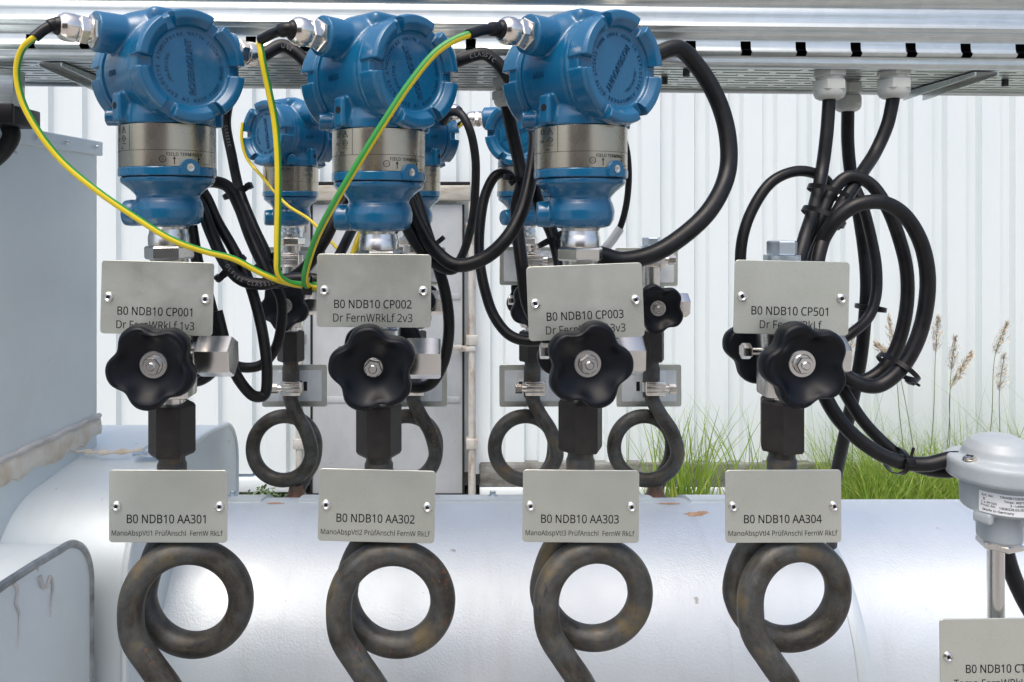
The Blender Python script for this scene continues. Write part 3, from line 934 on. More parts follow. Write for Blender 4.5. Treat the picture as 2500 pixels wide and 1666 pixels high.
# raised lettering of the cover, cover frame: +z out, x right, y up
zt = 0.0187
let = xf(text('ROSEMOUNT', 0.049, 0.01, 0.0012, 'CENTER', 0.012), T(0, 0, zt))
let = join(let, xf(text_on_arc('IN EXPLOSIVE ATMOSPHERE', 0.0298, 0.0044, 0.0008, pi / 2, True, 1.20, 0.0), T(0, 0, zt)))
let = join(let, xf(text_on_arc('KEEP TIGHT WHEN CIRCUIT ALIVE', 0.0298, 0.0044, 0.0008, -pi / 2, False, 1.0, 0.0), T(0, 0, zt)))
let = join(let, xf(text_on_arc('-WARNING-', 0.0222, 0.0042, 0.0008, pi / 2, True, 1.15, 0.0), T(0, 0, zt)))
let = join(let, xf(text('-', None, 0.006, 0.0009), T(-0.030, 0, zt)), xf(text('-', None, 0.006, 0.0009), T(0.030, 0, zt)))
ME_LET = pmesh('raised_lettering', let, M_BLUE_SHADE, 0)
mkM = Matrix(((0, 0, -1, -0.0488), (-1, 0, 0, 0.004), (0, 1, 0, HZ - 0.004), (0, 0, 0, 1)))
ME_MARK = pmesh('size_mark', xf(text('M20', None, 0.0075, 0.0009), mkM), M_BLUE_SHADE, 0)
# print on the label band
RB = 0.04345
pr = bend(text('FIELD TERMINALS', 0.0330, 0.003, 0, 'CENTER', 0.008), RB, radians(-4), 0.0580)
def arrow(az):
    return join(bend(strip(0, -0.0035, 0, 0.0015, 0.0007), RB, az, 0.0525), bend(([(-0.0013, 0.0010, 0), (0.0013, 0.0010, 0), (0, 0.0036, 0)], [(0, 1, 2)]), RB, az, 0.0525))
pr = join(pr, arrow(radians(-17)), arrow(radians(13)), bend(text('Assembled', 0.009, 0.002), RB, radians(25), 0.0500))
pr = join(pr, bend(text('50', 0.0024, 0.002), RB, radians(-30), 0.0535))
cir = [strip(0.0028 * cos(a), 0.0028 * sin(a), 0.0028 * cos(a + 0.55), 0.0028 * sin(a + 0.55), 0.0006) for a in [k * pi / 6 for k in range(12)]]
pr = join(pr, bend(join(*cir), RB, radians(-30), 0.0535))
pr = join(pr, bend(strip(-0.0433 * 2.6, 0, 0.0433 * 1.2, 0, 0.00035), RB, radians(-25), 0.0617))
pr = join(pr, bend(strip(0, -0.0117, 0, 0.0117, 0.00035), RB, radians(-72), 0.0733))
tri = join(strip(-0.003, -0.0025, 0.003, -0.0025, 0.0005), strip(-0.003, -0.0025, 0, 0.003, 0.0005), strip(0.003, -0.0025, 0, 0.003, 0.0005), strip(0, -0.0012, 0, 0.001, 0.0006))
dia = join(strip(-0.0034, 0, 0, 0.0030, 0.0005), strip(0, 0.0030, 0.0034, 0, 0.0005), strip(0.0034, 0, 0, -0.0030, 0.0005), strip(0, -0.0030, -0.0034, 0, 0.0005), text('FM', 0.0026, 0.002))
pr = join(pr, bend(text('CE', 0.0062, 0.005), RB, radians(-96), 0.0805), bend(tri, RB, radians(-83), 0.0805), bend(dia, RB, radians(-83), 0.0725), bend(text('APPROVED', 0.0068, 0.002), RB, radians(-83), 0.0680),
          bend(text('IP 68', 0.005, 0.002), RB, radians(-88), 0.0640), bend(text('EAC', 0.006, 0.004), RB, radians(-97), 0.0722))
pr = join(pr, bend(text('ROSEMOUNT', 0.027, 0.005, 0, 'CENTER', 0.01), RB, radians(-148), 0.0808), bend(text('3051 MEASUREMENT', 0.022, 0.002), RB, radians(-151), 0.0770))
for k, w_ in enumerate((0.010, 0.008, 0.010)):
    pr = join(pr, bend(strip(0, 0, w_, 0, 0.0011), RB, radians(-170), 0.0575 - 0.003 * k))
ME_PRINT = pmesh('label_print', pr, M_PRINT, 0)

TXS = {}
def transmitter(key, x, Y, dz, psi, letrot, stub_dir, label, glands=(True, True), lean=0.0, back_let=0.0):
    t = empty('pressure_transmitter', (x, Y, dz), radians(psi), label, 'transmitter', 'blue pressure transmitters')
    t.rotation_euler = (0, radians(lean), radians(psi))
    mk('housing', ME_HOUSING, parent=t)
    for s_, lr in ((1, letrot), (-1, back_let)):
        c = mk('cover', ME_COVER, parent=t, loc=(0, -0.0285 * s_, HZ), rot=(radians(90), 0, 0 if s_ > 0 else radians(180)))
        l = mk('raised_lettering', ME_LET, parent=c)
        l.rotation_euler = (0, 0, radians(lr))
        c.rotation_euler = (radians(90), 0, 0 if s_ > 0 else radians(180))
    mk('size_mark', ME_MARK, parent=t)
    lb = mk('label_band', ME_LBAND, parent=t)
    mk('label_print', ME_PRINT, parent=lb)
    rg = mk('clamp_ring', ME_RING, parent=t)
    mk('set_screw', ME_RSCREW, parent=rg)
    mk('gap_shade', ME_GAP_SHADE, parent=t)
    b = mk('sensor_body', ME_BULB, parent=t, rot=(0, 0, radians(stub_dir - psi)))
    mk('weld_collar', ME_COLLAR, parent=t)
    mk('union_nut', ME_HEX, parent=t, rot=(0, 0, radians(-psi)))
    a = radians(-84)
    mk('lug_hole', ME_HOLE, parent=t).matrix_local = T(0.0507 * sin(a), -0.0507 * cos(a), 0.1015) @ along((sin(a), -cos(a), 0))
    for s_, on in ((-1, glands[0]), (1, glands[1])):
        if on:
            gl = mk('cable_gland', ME_GLAND, parent=t, loc=(s_ * 0.0655, 0, CZ), rot=(0, s_ * radians(90), 0))
            mk('gland_seal', ME_SEAL, parent=gl)
    TXS[key] = Matrix.Translation((x, Y, dz)) @ Euler((0, radians(lean), radians(psi))).to_matrix().to_4x4()
    return t
def tip(key, s_, d=0.100):
    return TXS[key] @ Vector((s_ * d, 0, CZ))

FX = [(420 - VX) / FPX * 0.75, (925 - VX) / FPX * 0.75, (1417 - VX) / FPX * 0.75, (1909 - VX) / FPX * 0.75]
FY, RY = 0.75, 1.269
transmitter('f1', FX[0] - 0.003, FY, 0.0, 44, 95, 0, 'blue pressure transmitter above the plate ending CP001', lean=-0.6)
transmitter('f2', FX[1], FY, -0.0045, 45, 113, 2, 'blue pressure transmitter above the plate ending CP002')
transmitter('f3', FX[2], FY, -0.0015, 36, 238, -4, 'blue pressure transmitter above the plate ending CP003')
transmitter('r1', FX[0], RY, -0.004, 142, 40, 20, 'small looking blue transmitter in back row between CP001 and CP002 plates', back_let=100)
transmitter('r2', FX[1], RY, -0.004, 140, 40, 20, 'blue transmitter in back row, mostly hidden behind the CP002 transmitter', back_let=80)
transmitter('r3', FX[2] - 0.012, RY, -0.004, 162, 40, 30, 'blue transmitter in back row, mostly hidden behind the CP003 transmitter', back_let=200)

# ------------------------------------------------------------------ valves with star knobs
VZ = -0.129
def knob_mesh(amp=0.10):
    prof = [(0.0, 0.018, 0), (0.30, 0.018, 0), (0.34, 0.010, 0), (0.60, 0.0085, 0.5), (0.88, 0.0095, 0.9), (0.965, 0.0075, 1), (1.0, 0.001, 1), (0.985, -0.006, 1), (0.94, -0.0095, 1), (0.885, -0.0105, 0.95), (0.83, -0.0098, 0.85), (0.76, -0.0075, 0.6), (0.66, -0.0040, 0.3), (0.54, -0.0006, 0.1), (0.42, 0.0018, 0), (0.33, 0.0028, 0), (0.28, 0.0030, 0), (0.0, 0.0030, 0)]
    R = 0.0366; n = 100
    V, F = [], []
    for f, d, w in prof:
        for i in range(n):
            a = 2 * pi * i / n
            lob = 1 + w * (amp * cos(5 * a) - 0.018 * cos(10 * a))
            r = max(R * f * lob, 0.00005)
            V.append((r * cos(a), d, r * sin(a)))
    for k in range(len(prof) - 1):
        for i in range(n):
            j = (i + 1) % n
            F.append((k * n + i, k * n + j, (k + 1) * n + j, (k + 1) * n + i))
    return fixn((V, F))
ME_KNOB = pmesh('knob', knob_mesh(), M_KNOB, 50)
def nut_vf(washer):
    parts = []
    if washer: parts.append(lathe([(0, -0.001), (0.0124, -0.001), (0.0124, 0.0007), (0.0118, 0.0014), (0, 0.0014)], 40))
    parts.append(lathe([(0, 0.0), (0.0088, 0.0), (0.0088, 0.0024), (0.0082, 0.003), (0, 0.003)], 32))
    parts.append(xf(hexa(0.0079, 0.0055, 0.0022, 0.14), Matrix.Rotation(radians(20), 4, 'Z')))
    parts.append(lathe([(0, 0.0075), (0.0038, 0.0075), (0.0038, 0.0092), (0.0031, 0.0100), (0, 0.0100)], 20))
    return xf(join(*parts), RX90)
ME_NUT_W = pmesh('knob_nut', nut_vf(True), M_STEEL)
ME_NUT = pmesh('knob_nut', nut_vf(False), M_STEEL)
ME_VBODY = pmesh('valve_body', join(
    lathe([(0, -0.050), (0.0125, -0.050), (0.0125, -0.036), (0, -0.036)], 32),
    box(-0.0195, 0.0195, -0.015, 0.015, -0.038, 0.030, 0.003),
    lathe([(0, 0.028), (0.0135, 0.028), (0.0135, 0.085), (0.015, 0.087), (0.015, 0.094), (0, 0.094)], 32),
    xf(lathe([(0, 0), (0.0145, 0), (0.0145, 0.010), (0.010, 0.012), (0.010, 0.030), (0, 0.030)], 32), T(0, -0.012, 0) @ RX90),
    xf(lathe([(0, 0), (0.0145, 0), (0.0145, 0.010), (0.010, 0.012), (0.010, 0.030), (0, 0.030)], 32), T(0, 0.012, 0) @ Matrix.Rotation(radians(-90), 4, 'X'))), M_STEEL)
ME_TEST = pmesh('test_port_nut', xf(join(lathe([(0, 0.016), (0.0135, 0.016), (0.0135, 0.0255), (0, 0.0255)], 32), xf(hexa(0.0198, 0.033, 0.0250, 0.10), Matrix.Rotation(radians(8), 4, 'Z'))), Matrix.Rotation(radians(90), 4, 'Y')), M_STEEL)
ME_PLUG = pmesh('vent_screw', xf(join(lathe([(0, 0.018), (0.0035, 0.018), (0.0035, 0.031), (0, 0.031)], 20), hexa(0.0075, 0.0085, 0.0295, 0.12)), T(0, 0, 0.004) @ Matrix.Rotation(radians(-90), 4, 'Y')), M_STEEL)
ME_CAP = pmesh('top_plug', join(hexa(0.0145, 0.013, 0.0945), lathe([(0, 0.088), (0.0165, 0.088), (0.0165, 0.0942), (0, 0.0942)], 32)), M_ZINC)
def valve(x, Y, dz, krot, washer, label, plug=True, cap=False, tilt=(0, 0)):
    v = empty('shutoff_valve', (x, Y, VZ + dz), 0, label, 'valve', 'stainless shutoff valves with black star knobs')
    mk('valve_body', ME_VBODY, parent=v)
    k = mk('knob', ME_KNOB, parent=v, loc=(0, -0.047, 0), rot=(radians(tilt[0]), -radians(krot), radians(tilt[1])))
    mk('knob_nut', ME_NUT_W if washer else ME_NUT, parent=k, loc=(0, 0.0030, 0))
    k2 = mk('knob', ME_KNOB, parent=v, loc=(0.0, 0.047, 0.002), rot=(0, radians(krot + 30), radians(180)))
    mk('knob_nut', ME_NUT_W, parent=k2, loc=(0, 0.003, 0))
    mk('test_port_nut', ME_TEST, parent=v)
    if plug: mk('vent_screw', ME_PLUG, parent=v)
    if cap: mk('top_plug', ME_CAP, parent=v)
    return v
valve(FX[0], FY, 0.0, 46, True, 'valve with black star knob in front of the plate ending CP001', tilt=(4, 0))
valve(FX[1], FY, -0.002, 29, False, 'valve with black star knob below the plate ending CP002', tilt=(4, 0))
valve(FX[2], FY, 0.001, 74, True, 'valve with black star knob in front of the plate ending CP003', tilt=(4, 0))
valve(FX[3], FY, 0.001, 38, True, 'valve with black star knob and top plug at plate ending CP501', cap=True, tilt=(4, 0))
valve(FX[0], RY, -0.004, 50, True, 'back row valve with black star knob, between CP001 and CP002 plates')
valve(FX[1], RY, -0.004, 20, True, 'back row valve almost hidden behind the CP002 plate and valve')
valve(FX[2], RY, -0.004, 62, True, 'back row valve with black star knob, hidden behind the CP003 plate')
valve(FX[3], RY, -0.008, 42, True, 'back row valve with top plug and knob, between CP003 and CP501 plates', cap=True)

# ------------------------------------------------------------------ siphon pipes
SZ = -0.357
def siphon_path(cx, R, front):
    pts = [(-cx, 0, 0.185), (-cx, 0.0, 0.12), (-cx, 0.004, 0.080), (-cx - 0.012, 0.012, 0.055), (-R * 0.82, 0.018, 0.030)]
    n = 24
    for k in range(n + 1):
        a = pi + 0.06 + (2 * pi - 0.06) * k / n
        pts.append((R * cos(a), 0.0195 - 0.034 * k / n, R * sin(a)))
    if front:
        pts += [(-R * 0.94, -0.0155, -0.026), (-R * 0.62, -0.0165, -0.050), (-R * 0.22, -0.0165, -0.078), (0.002, -0.014, -0.115), (0.006, 0.012, -0.165), (0.006, 0.09, -0.205), (0.006, 0.235, -0.225)]
    else:
        pts += [(-R * 0.92, -0.0155, -0.028), (-R * 0.66, -0.0145, -0.050), (-R * 0.45, -0.010, -0.070), (-R * 0.40, -0.006, -0.092), (-R * 0.40, -0.006, -0.125)]
    return pts
def siphon(x, Y, dz, cx, R, front, label, r=0.0124, rz=0.0):
    s_ = empty('siphon_pipe', (x, Y, SZ + dz), radians(rz) + (0 if front else pi), label, 'siphon pipe', 'coiled siphon pipes below the valves')
    pts = [(p[0] + cx, p[1], p[2]) for p in siphon_path(cx, R, front)]
    mk('coiled_tube', tube(pts, r, 24, 5), M_SIPHON, s_)
    mk('hex_coupling', xf(hexa(0.0213, 0.0475, 0.1375, 0.12), Matrix.Rotation(radians(8), 4, 'Z')), M_DARKSTEEL, s_, smooth=0)
    mk('pipe_sleeve', lathe([(0, 0.08), (0.0128, 0.08), (0.0134, 0.084), (0.0134, 0.128), (0.0120, 0.131), (0.0120, 0.140), (0, 0.140)], 32), M_SIPHON, s_)
    if not front:
        q = pts[-1]
        mk('foot_flare', lathe([(0.0116, -0.060), (0.0122, -0.068), (0.0142, -0.075), (0.0180, -0.0795), (0.0250, -0.084), (0.030, -0.090), (0.030, -0.112)], 28), M_RUSTFOOT, s_, loc=(q[0], q[1], 0))
    return s_
siphon(FX[0], FY, -0.001, 0.0155, 0.0482, True, 'rusty coiled siphon pipe below the plate ending AA301', 0.0119, 2.0)
siphon(FX[1], FY, -0.001, 0.0125, 0.0475, True, 'rusty coiled siphon pipe below the plate ending AA302', 0.0119, -2.0)
siphon(FX[2], FY, 0.003, 0.0115, 0.0455, True, 'dark coiled siphon pipe below the plate ending AA303', 0.0119, 1.0)
siphon(FX[3], FY, 0.003, 0.0095, 0.0465, True, 'brown streaked coiled siphon pipe below the plate ending AA304', 0.0119, 4.0)
siphon(FX[0], RY, -0.006, 0.0115, 0.0482, False, 'back row dark siphon pipe coil, between AA301 and AA302 plates', 0.0112)
siphon(FX[1], RY, -0.006, 0.0115, 0.0482, False, 'back row dark siphon pipe coil partly hidden behind the AA302 plate', 0.0112)
siphon(FX[2], RY, -0.006, 0.0115, 0.0482, False, 'back row olive tinged siphon pipe coil beside the AA303 plate and container base', 0.0112)
siphon(FX[3], RY, -0.006, 0.0115, 0.0482, False, 'back row dark siphon pipe coil beside grass, between AA303 and AA304 plates', 0.0112)

# ------------------------------------------------------------------ name plates
def rivet(): return xf(lathe([(0, 0.0002), (0.0011, 0.0002), (0.0013, 0.0012), (0.0022, 0.0018), (0.0032, 0.0012), (0.0036, 0.0), (0, 0.0)], 20), RX90)
ME_RIVET = pmesh('rivet', xf(rivet(), Matrix.Scale(1.3, 4)), M_STEEL)
ME_RHOLE = pmesh('rivet_core', xf(lathe([(0, 0.0), (0.0016, 0.0), (0.0016, 0.0012), (0, 0.0012)], 12), RX90), M_BLACK)
def carrier():
    return join(poly_prism(round_rect(0.088, 0.050, 0.002), 0.0006, 0.0018), box(-0.026, 0.026, 0.0019, 0.0045, -0.0245, 0.0245, 0.0008))
ME_CARRIER = pmesh('carrier', carrier(), simple('pale_zinc', (0.70, 0.74, 0.75), 0.4, 0.25, 60, 0.06), 30)
ME_CSLOT = pmesh('carrier_slot', box(-0.0028, 0.0028, 0.0046, 0.0050, -0.0075, 0.0075), M_BLACK, 0)
def plate(cx, cy, Y, w, h, rot, line1, line2, w1, w2, label, back=False, l1=-0.0118, l2=-0.0242, align='CENTER', group='engraved name plates', riv=0.0, texts=True):
    c = P(cx, cy, Y)
    p = empty('name_plate', c, 0, label, 'name plate', group)
    p.rotation_euler = (0, -radians(rot), pi if back else 0)
    pl = mk('panel', poly_prism(round_rect(w, h, 0.0035), -0.0008, 0.0006), M_PLATE, p, smooth=30)
    bv = pl.modifiers.new('b', 'BEVEL'); bv.width = 0.0004; bv.segments = 2; bv.limit_method = 'ANGLE'
    MX = T(0, -0.00095, 0) @ RX90
    if texts:
        let = join(xf(text(line1, w1, bold=0.006, sy=1.16 if FONT else 1.0), MX @ T(-0.001, l1, 0)), xf(text(line2, w2, bold=0.0, sy=1.16 if FONT else 1.0), MX @ T(-0.001, l2, 0)))
        mk('lettering', let, M_PRINT, p, smooth=0)
    for s_ in (-1, 1):
        r = mk('rivet', ME_RIVET, parent=p, loc=(s_ * (w / 2 - 0.007), -0.0008, riv + (0.0 if s_ < 0 else -0.0)))
        mk('rivet_core', ME_RHOLE, parent=r)
    cr = mk('carrier', ME_CARRIER, parent=p)
    for s_ in (-1, 1):
        mk('carrier_slot', ME_CSLOT, parent=cr, loc=(s_ * 0.0185, 0, 0))
    return p
PU, PL = 0.722, 0.7325
plate(384, 728, PU, 0.1015, 0.0665, -1.5, 'B0 NDB10 CP001', 'Dr FernWRkLf 1v3', 0.0676, 0.0703, 'grey name plate reading B0 NDB10 CP001 behind a star knob')
plate(913, 710, PU, 0.1032, 0.0662, -0.4, 'B0 NDB10 CP002', 'Dr FernWRkLf 2v3', 0.0700, 0.0715, 'grey name plate reading B0 NDB10 CP002, both lines clear')
plate(1429, 737, PU, 0.1045, 0.0672, 2.3, 'B0 NDB10 CP003', 'Dr FernWRkLf 3v3', 0.0695, 0.0718, 'tilted grey name plate reading B0 NDB10 CP003')
plate(1932, 727, PU, 0.1038, 0.0665, -1.2, 'B0 NDB10 CP501', 'Dr FernWRkLf', 0.0692, 0.0560, 'grey name plate reading B0 NDB10 CP501 below cable bundle')
plate(411, 1236, PL, 0.1085, 0.0665, -0.2, 'B0 NDB10 AA301', 'ManoAbspVtl1 PrüfAnschl  FernW RkLf', 0.0722, 0.1018, 'grey name plate reading B0 NDB10 AA301 on siphon pipe', l1=-0.0112, l2=-0.0243)
plate(920, 1235, PL, 0.1068, 0.0665, -1.4, 'B0 NDB10 AA302', 'ManoAbspVtl2 PrüfAnschl FernW RkLf', 0.0716, 0.1000, 'grey name plate reading B0 NDB10 AA302 on siphon pipe', l1=-0.0112, l2=-0.0243)
plate(1418, 1236, PL, 0.1066, 0.0665, -0.5, 'B0 NDB10 AA303', 'ManoAbspVtl3 PrüfAnschl  FernW RkLf', 0.0712, 0.0998, 'grey name plate reading B0 NDB10 AA303 on siphon pipe', l1=-0.0112, l2=-0.0243)
plate(1912, 1236, PL, 0.1062, 0.0668, 0.2, 'B0 NDB10 AA304', 'ManoAbspVtl4 PrüfAnschl FernW RkLf', 0.0712, 0.0998, 'grey name plate reading B0 NDB10 AA304 on siphon pipe', l1=-0.0112, l2=-0.0243)
plate(2438, 1601, 0.735, 0.1085, 0.0690, 0.6, 'B0 NDB10 CT0', 'Temp FernWRkLf v F', 0.060, 0.082, 'grey name plate reading B0 NDB10 CT0 on the sensor stem', l1=-0.0112, l2=-0.0245)
# plates of the back row, seen from behind (plain backs)
RYP = RY + 0.022
for k, (nm, what) in enumerate((('between the CP001 and CP002 plates', 'AA301 and AA302'), ('behind the CP002 plate', 'AA302 valve knob'), ('beside the CP003 plate', 'AA303'), ('under a top plug right of the CP003 plate', 'CP501'))):
    px = VX + FX[k] / RYP * FPX
    plate(px + (-4 if k == 3 else 0), 650 + (0 if k != 3 else 2), RYP, 0.1015, 0.0620, 0.3, '', '', 0, 0, 'upper back row plate seen from behind, ' + nm, True, group='back row name plates seen from behind', texts=False)
    px = VX + FX[k] / RYP * FPX
    plate(px + 2, 942, RYP, 0.1050, 0.0680, -0.3, '', '', 0, 0, ('lower back row plate seen from behind, ' + ('above the coil left of the AA302 plate', 'behind the star knob above AA302 plate', 'left of the coupling above AA303 plate', 'right of the coupling above AA303 plate')[k]), True, group='back row name plates seen from behind', texts=False)

# hose clamps of the back row
def clamp(x, y, Y, r, flip, label, rz=0.0):
    c = empty('hose_clamp', P(x, y, Y), rz, label, 'hose clamp', 'worm drive hose clamps on the back row pipes')
    c.scale = (1.3, 1.0, 1.35) if r < 0.0136 or rz == 0 else (1, 1, 1)
    mk('band', lathe([(r, -0.0055), (r + 0.001, -0.0055), (r + 0.001, 0.0055), (r, 0.0055), (r, -0.0055)], 36), M_STEEL, c)
    h = mk('screw_housing', box(-0.012, 0.012, -0.0075, 0.0, -0.0085, 0.0085, 0.0022), M_NICKEL, c, loc=(0.001, -r, 0))
    for zz in (-0.004, 0.0, 0.004):
        mk('housing_rib', xf(box(-0.0115, 0.0115, -0.0085, -0.0070, zz - 0.0012, zz + 0.0012, 0.0005), T(0, 0, 0)), M_STEEL, h)
    mk('clamp_screw', xf(join(lathe([(0, 0.010), (0.004, 0.010), (0.004, 0.016), (0, 0.016)], 16), hexa(0.0055, 0.009, 0.0155)), T(0.001, -r - 0.0045, 0) @ Matrix.Rotation(radians(90 if flip else -90), 4, 'Y')), M_NICKEL, c)
for k, wh in enumerate(('above the coil left of AA302 plate', 'behind the star knob above AA302 plate', 'above the coil left of AA303 plate', 'above the coil right of AA303 plate')):
    px = VX + FX[k] / RY * FPX
    clamp(px + 3, 944, RY, 0.0122, k in (3,), 'shiny hose clamp on back row pipe, ' + wh)
for k, wh in enumerate(('left of the CP002 plate', 'hidden behind the CP002 plate', 'left of the CP003 plate', 'right of the CP003 plate')):
    px = VX + FX[k] / RY * FPX
    clamp(px, 634, RY, 0.0152, k in (2, 3), 'shiny hose clamp below back row transmitter level, ' + wh)
for (x_, y_, Y_, r_, wh) in [(FX[i], (-0.071 if i != 9 else 0), FY, 0.0137, n) for i, n in enumerate(('CP001', 'CP002', 'CP003', 'CP501'))]:
    cc = P(VX + x_ / Y_ * FPX, VY - y_ / Y_ * FPX, Y_)
    clamp(cc.x / Y_ * FPX + VX, VY - cc.z / Y_ * FPX, Y_, r_, True, 'hose clamp holding the name plate ending ' + wh, pi)
for i, n in enumerate(('AA301', 'AA302', 'AA303', 'AA304')):
    clamp(VX + FX[i] / FY * FPX, 1236, FY, 0.0136, True, 'hose clamp holding the name plate ending ' + n, pi)

# ------------------------------------------------------------------ temperature sensor, right edge
CTX, CTY = (2440 - VX) / FPX * 0.75, 0.75
ct = empty('temperature_sensor', (CTX, CTY, 0), 0, 'grey domed temperature sensor head on a stainless stem', 'sensor')
def cz(y): return (VY - y) / FPX * CTY
zl = cz(1166)
body = lathe([(0, cz(1318)), (0.0165, cz(1318)), (0.0188, cz(1312)), (0.0192, cz(1250)), (0.0200, cz(1244)), (0.030, cz(1240)), (0.0322, cz(1234)), (0.0330, zl + 0.002), (0, zl + 0.002)], 48)
lugs = [xf(box(-0.008, 0.008, -0.034, -0.026, cz(1262), cz(1236), 0.002), Matrix.Rotation(radians(a), 4, 'Z')) for a in (22, -58, 100)]
mk('head_body', cast([body] + lugs, 0.0012, 3, 'head_body', M_HEADPAINT), parent=ct)
lid = lathe([(0, zl), (0.0425, zl), (0.0446, zl + 0.003), (0.0446, zl + 0.015), (0.0435, zl + 0.018), (0.0405, zl + 0.0195), (0.0325, zl + 0.0200), (0.0312, zl + 0.0215), (0.0290, zl + 0.0280), (0.0235, zl + 0.0350), (0.014, zl + 0.0395), (0, zl + 0.0412)], 72)
ld = mk('head_lid', cast([lid], 0.0012, 2, 'head_lid', M_HEADPAINT), parent=ct)
ld.rotation_euler = (0, 0, 0)
sc_ = mk('lid_screw', xf(join(lathe([(0, 0), (0.0062, 0), (0.0062, 0.0012), (0.0058, 0.0014), (0.0056, 0.0030), (0.0040, 0.0040), (0, 0.0042)], 24)), T(-0.0348, -0.0110, zl + 0.0196)), M_NICKEL, ld)
mk('screw_slot', xf(join(box(-0.0035, 0.0035, -0.0006, 0.0006, 0.0040, 0.0044), box(-0.0006, 0.0006, -0.0035, 0.0035, 0.0041, 0.00445)), T(-0.0348, -0.0110, zl + 0.0196)), M_BLACK, sc_)
mk('neck_nut', join(xf(hexa(0.0192, cz(1318) - cz(1334), cz(1334), 0.1), Matrix.Rotation(radians(18), 4, 'Z')), lathe([(0, cz(1322)), (0.0165, cz(1322)), (0.0165, cz(1312)), (0, cz(1312))], 32)), M_STEEL, ct)
mk('stem', lathe([(0, -0.62), (0.0072, -0.62), (0.0072, cz(1330)), (0, cz(1330))], 32), M_STEEL, ct, loc=(-0.0035, 0, 0))
# sticker wrapped on the head body
RS = 0.0333
stv, stf = [], []
for i in range(25):
    a = radians(-62 + 118 * i / 24)
    stv += [(RS * sin(a), -RS * cos(a), cz(1232)), (RS * sin(a), -RS * cos(a), cz(1182))]
stf = [(2 * i, 2 * i + 2, 2 * i + 3, 2 * i + 1) for i in range(24)]
st = mk('sticker', (stv, stf), M_STICKER, ct)
RT = 0.03345
azc = radians(-34)
tl = ([], [])
for s_, u, z in (('Art.-Nr.', -0.0090, 1190), ('B', -0.0119, 1199), ('1 x Pt100', -0.0083, 1207), ('Prod.-Nr.', -0.0085, 1214)):
    tl = join(tl, bend(text(s_, None, 0.0030, 0, 'CENTER', 0.012), RT, azc + u / RT, cz(y=z)))
for s_, u, z in (('TW40B153K000', 0.0110, 1189), ('Tmax. 400°C', 0.0120, 1198), ('3 - Leiter', 0.0140, 1206), ('1908328.03.002', 0.0105, 1215), ('Made in Germany', -0.001, 1224)):
    tl = join(tl, bend(text(s_, None, 0.0030, 0, 'CENTER', 0.012), RT, azc + u / RT, cz(z)))
dg = join(strip(-0.002, -0.0045, -0.002, 0.0045, 0.0006), strip(0.0, -0.0045, 0, 0.0045, 0.0006), strip(0.003, -0.0045, 0.006, -0.0045, 0.0006), strip(0.003, 0.0045, 0.006, 0.0045, 0.0006), strip(0.003, -0.0045, 0.003, 0.0045, 0.0006), strip(0.006, -0.0045, 0.006, 0.0045, 0.0006), strip(0.002, -0.006, 0.007, 0.006, 0.0006), strip(0.0045, 0.0045, 0.0045, 0.0065, 0.0006), strip(0.0045, 0.0065, 0.010, 0.0065, 0.0006), strip(0.006, -0.003, 0.010, -0.003, 0.0006))
tl = join(tl, bend(dg, RT, azc + 0.023 / RT, cz(1206)))
mk('sticker_print', tl, M_PRINT, st, smooth=0)

# ------------------------------------------------------------------ cables
def cable(pts, w, label, Yr=None, group='black jacketed instrument cables', mat=None, n=16, name='cable'):
    """pts: (px,py,depth) or Vector; w: width in photo pixels at the first depth"""
    pp = [p if isinstance(p, Vector) else P(*p) for p in pts]
    r = w / 2 / FPX * (Yr or pp[len(pp) // 2].y)
    c = mk(name, tube(pp, r, n, 10), mat or M_CABLE)
    return tag(c, label, 'cable', group)
def gl_tip(key, s_): return [tip(key, s_, 0.090), tip(key, s_, 0.0985)]

# from front transmitters
cable(gl_tip('f3', 1) + [(1655, 118, 0.816), (1705, 165, 0.822), (1752, 245, 0.822), (1776, 330, 0.818), (1776, 420, 0.81), (1735, 510, 0.79), (1665, 578, 0.78), (1590, 622, 0.775), (1515, 636, 0.775), (1455, 622, 0.775), (1400, 640, 0.78)], 42, 'thick black cable arcing down from the CP003 transmitter to its plate')
cable(gl_tip('f1', 1) + [(690, 112, 0.829), (730, 135, 0.829), (770, 180, 0.829), (805, 240, 0.845), (850, 330, 0.87), (905, 430, 0.85), (985, 470, 0.84), (1022, 545, 0.82), (1062, 612, 0.80), (1115, 648, 0.79), (1180, 632, 0.79), (1235, 585, 0.79), (1272, 520, 0.80), (1296, 430, 0.82), (1306, 330, 0.84), (1290, 250, 0.86), (1250, 185, 0.875)], 33, 'black cable sagging in a U between the CP002 and CP003 transmitters')
cable(gl_tip('f2', 1) + [(1180, 132, 0.829), (1215, 155, 0.829), (1248, 200, 0.831), (1290, 255, 0.85), (1310, 330, 0.86), (1300, 430, 0.84), (1320, 510, 0.83), (1348, 570, 0.82), (1366, 640, 0.81), (1372, 700, 0.80)], 30, 'black cable running from the CP002 transmitter behind the CP003 transmitter')
# tray gland behind third transmitter
cable([(1236, 250, 0.91), (1250, 320, 0.91), (1268, 400, 0.905), (1276, 445, 0.90), (1262, 500, 0.90), (1266, 580, 0.89), (1276, 660, 0.88), (1288, 740, 0.88), (1310, 790, 0.87)], 32, 'black cable dropping from white tray gland beside the CP003 transmitter')
cable([(1258, 448, 0.93), (1238, 426, 0.93), (1212, 428, 0.925), (1187, 470, 0.92), (1173, 540, 0.91), (1170, 620, 0.90), (1182, 700, 0.89), (1208, 775, 0.88), (1250, 822, 0.87), (1310, 832, 0.865), (1380, 800, 0.86), (1410, 760, 0.86)], 26, 'black cable loop hanging left of the CP003 plate')
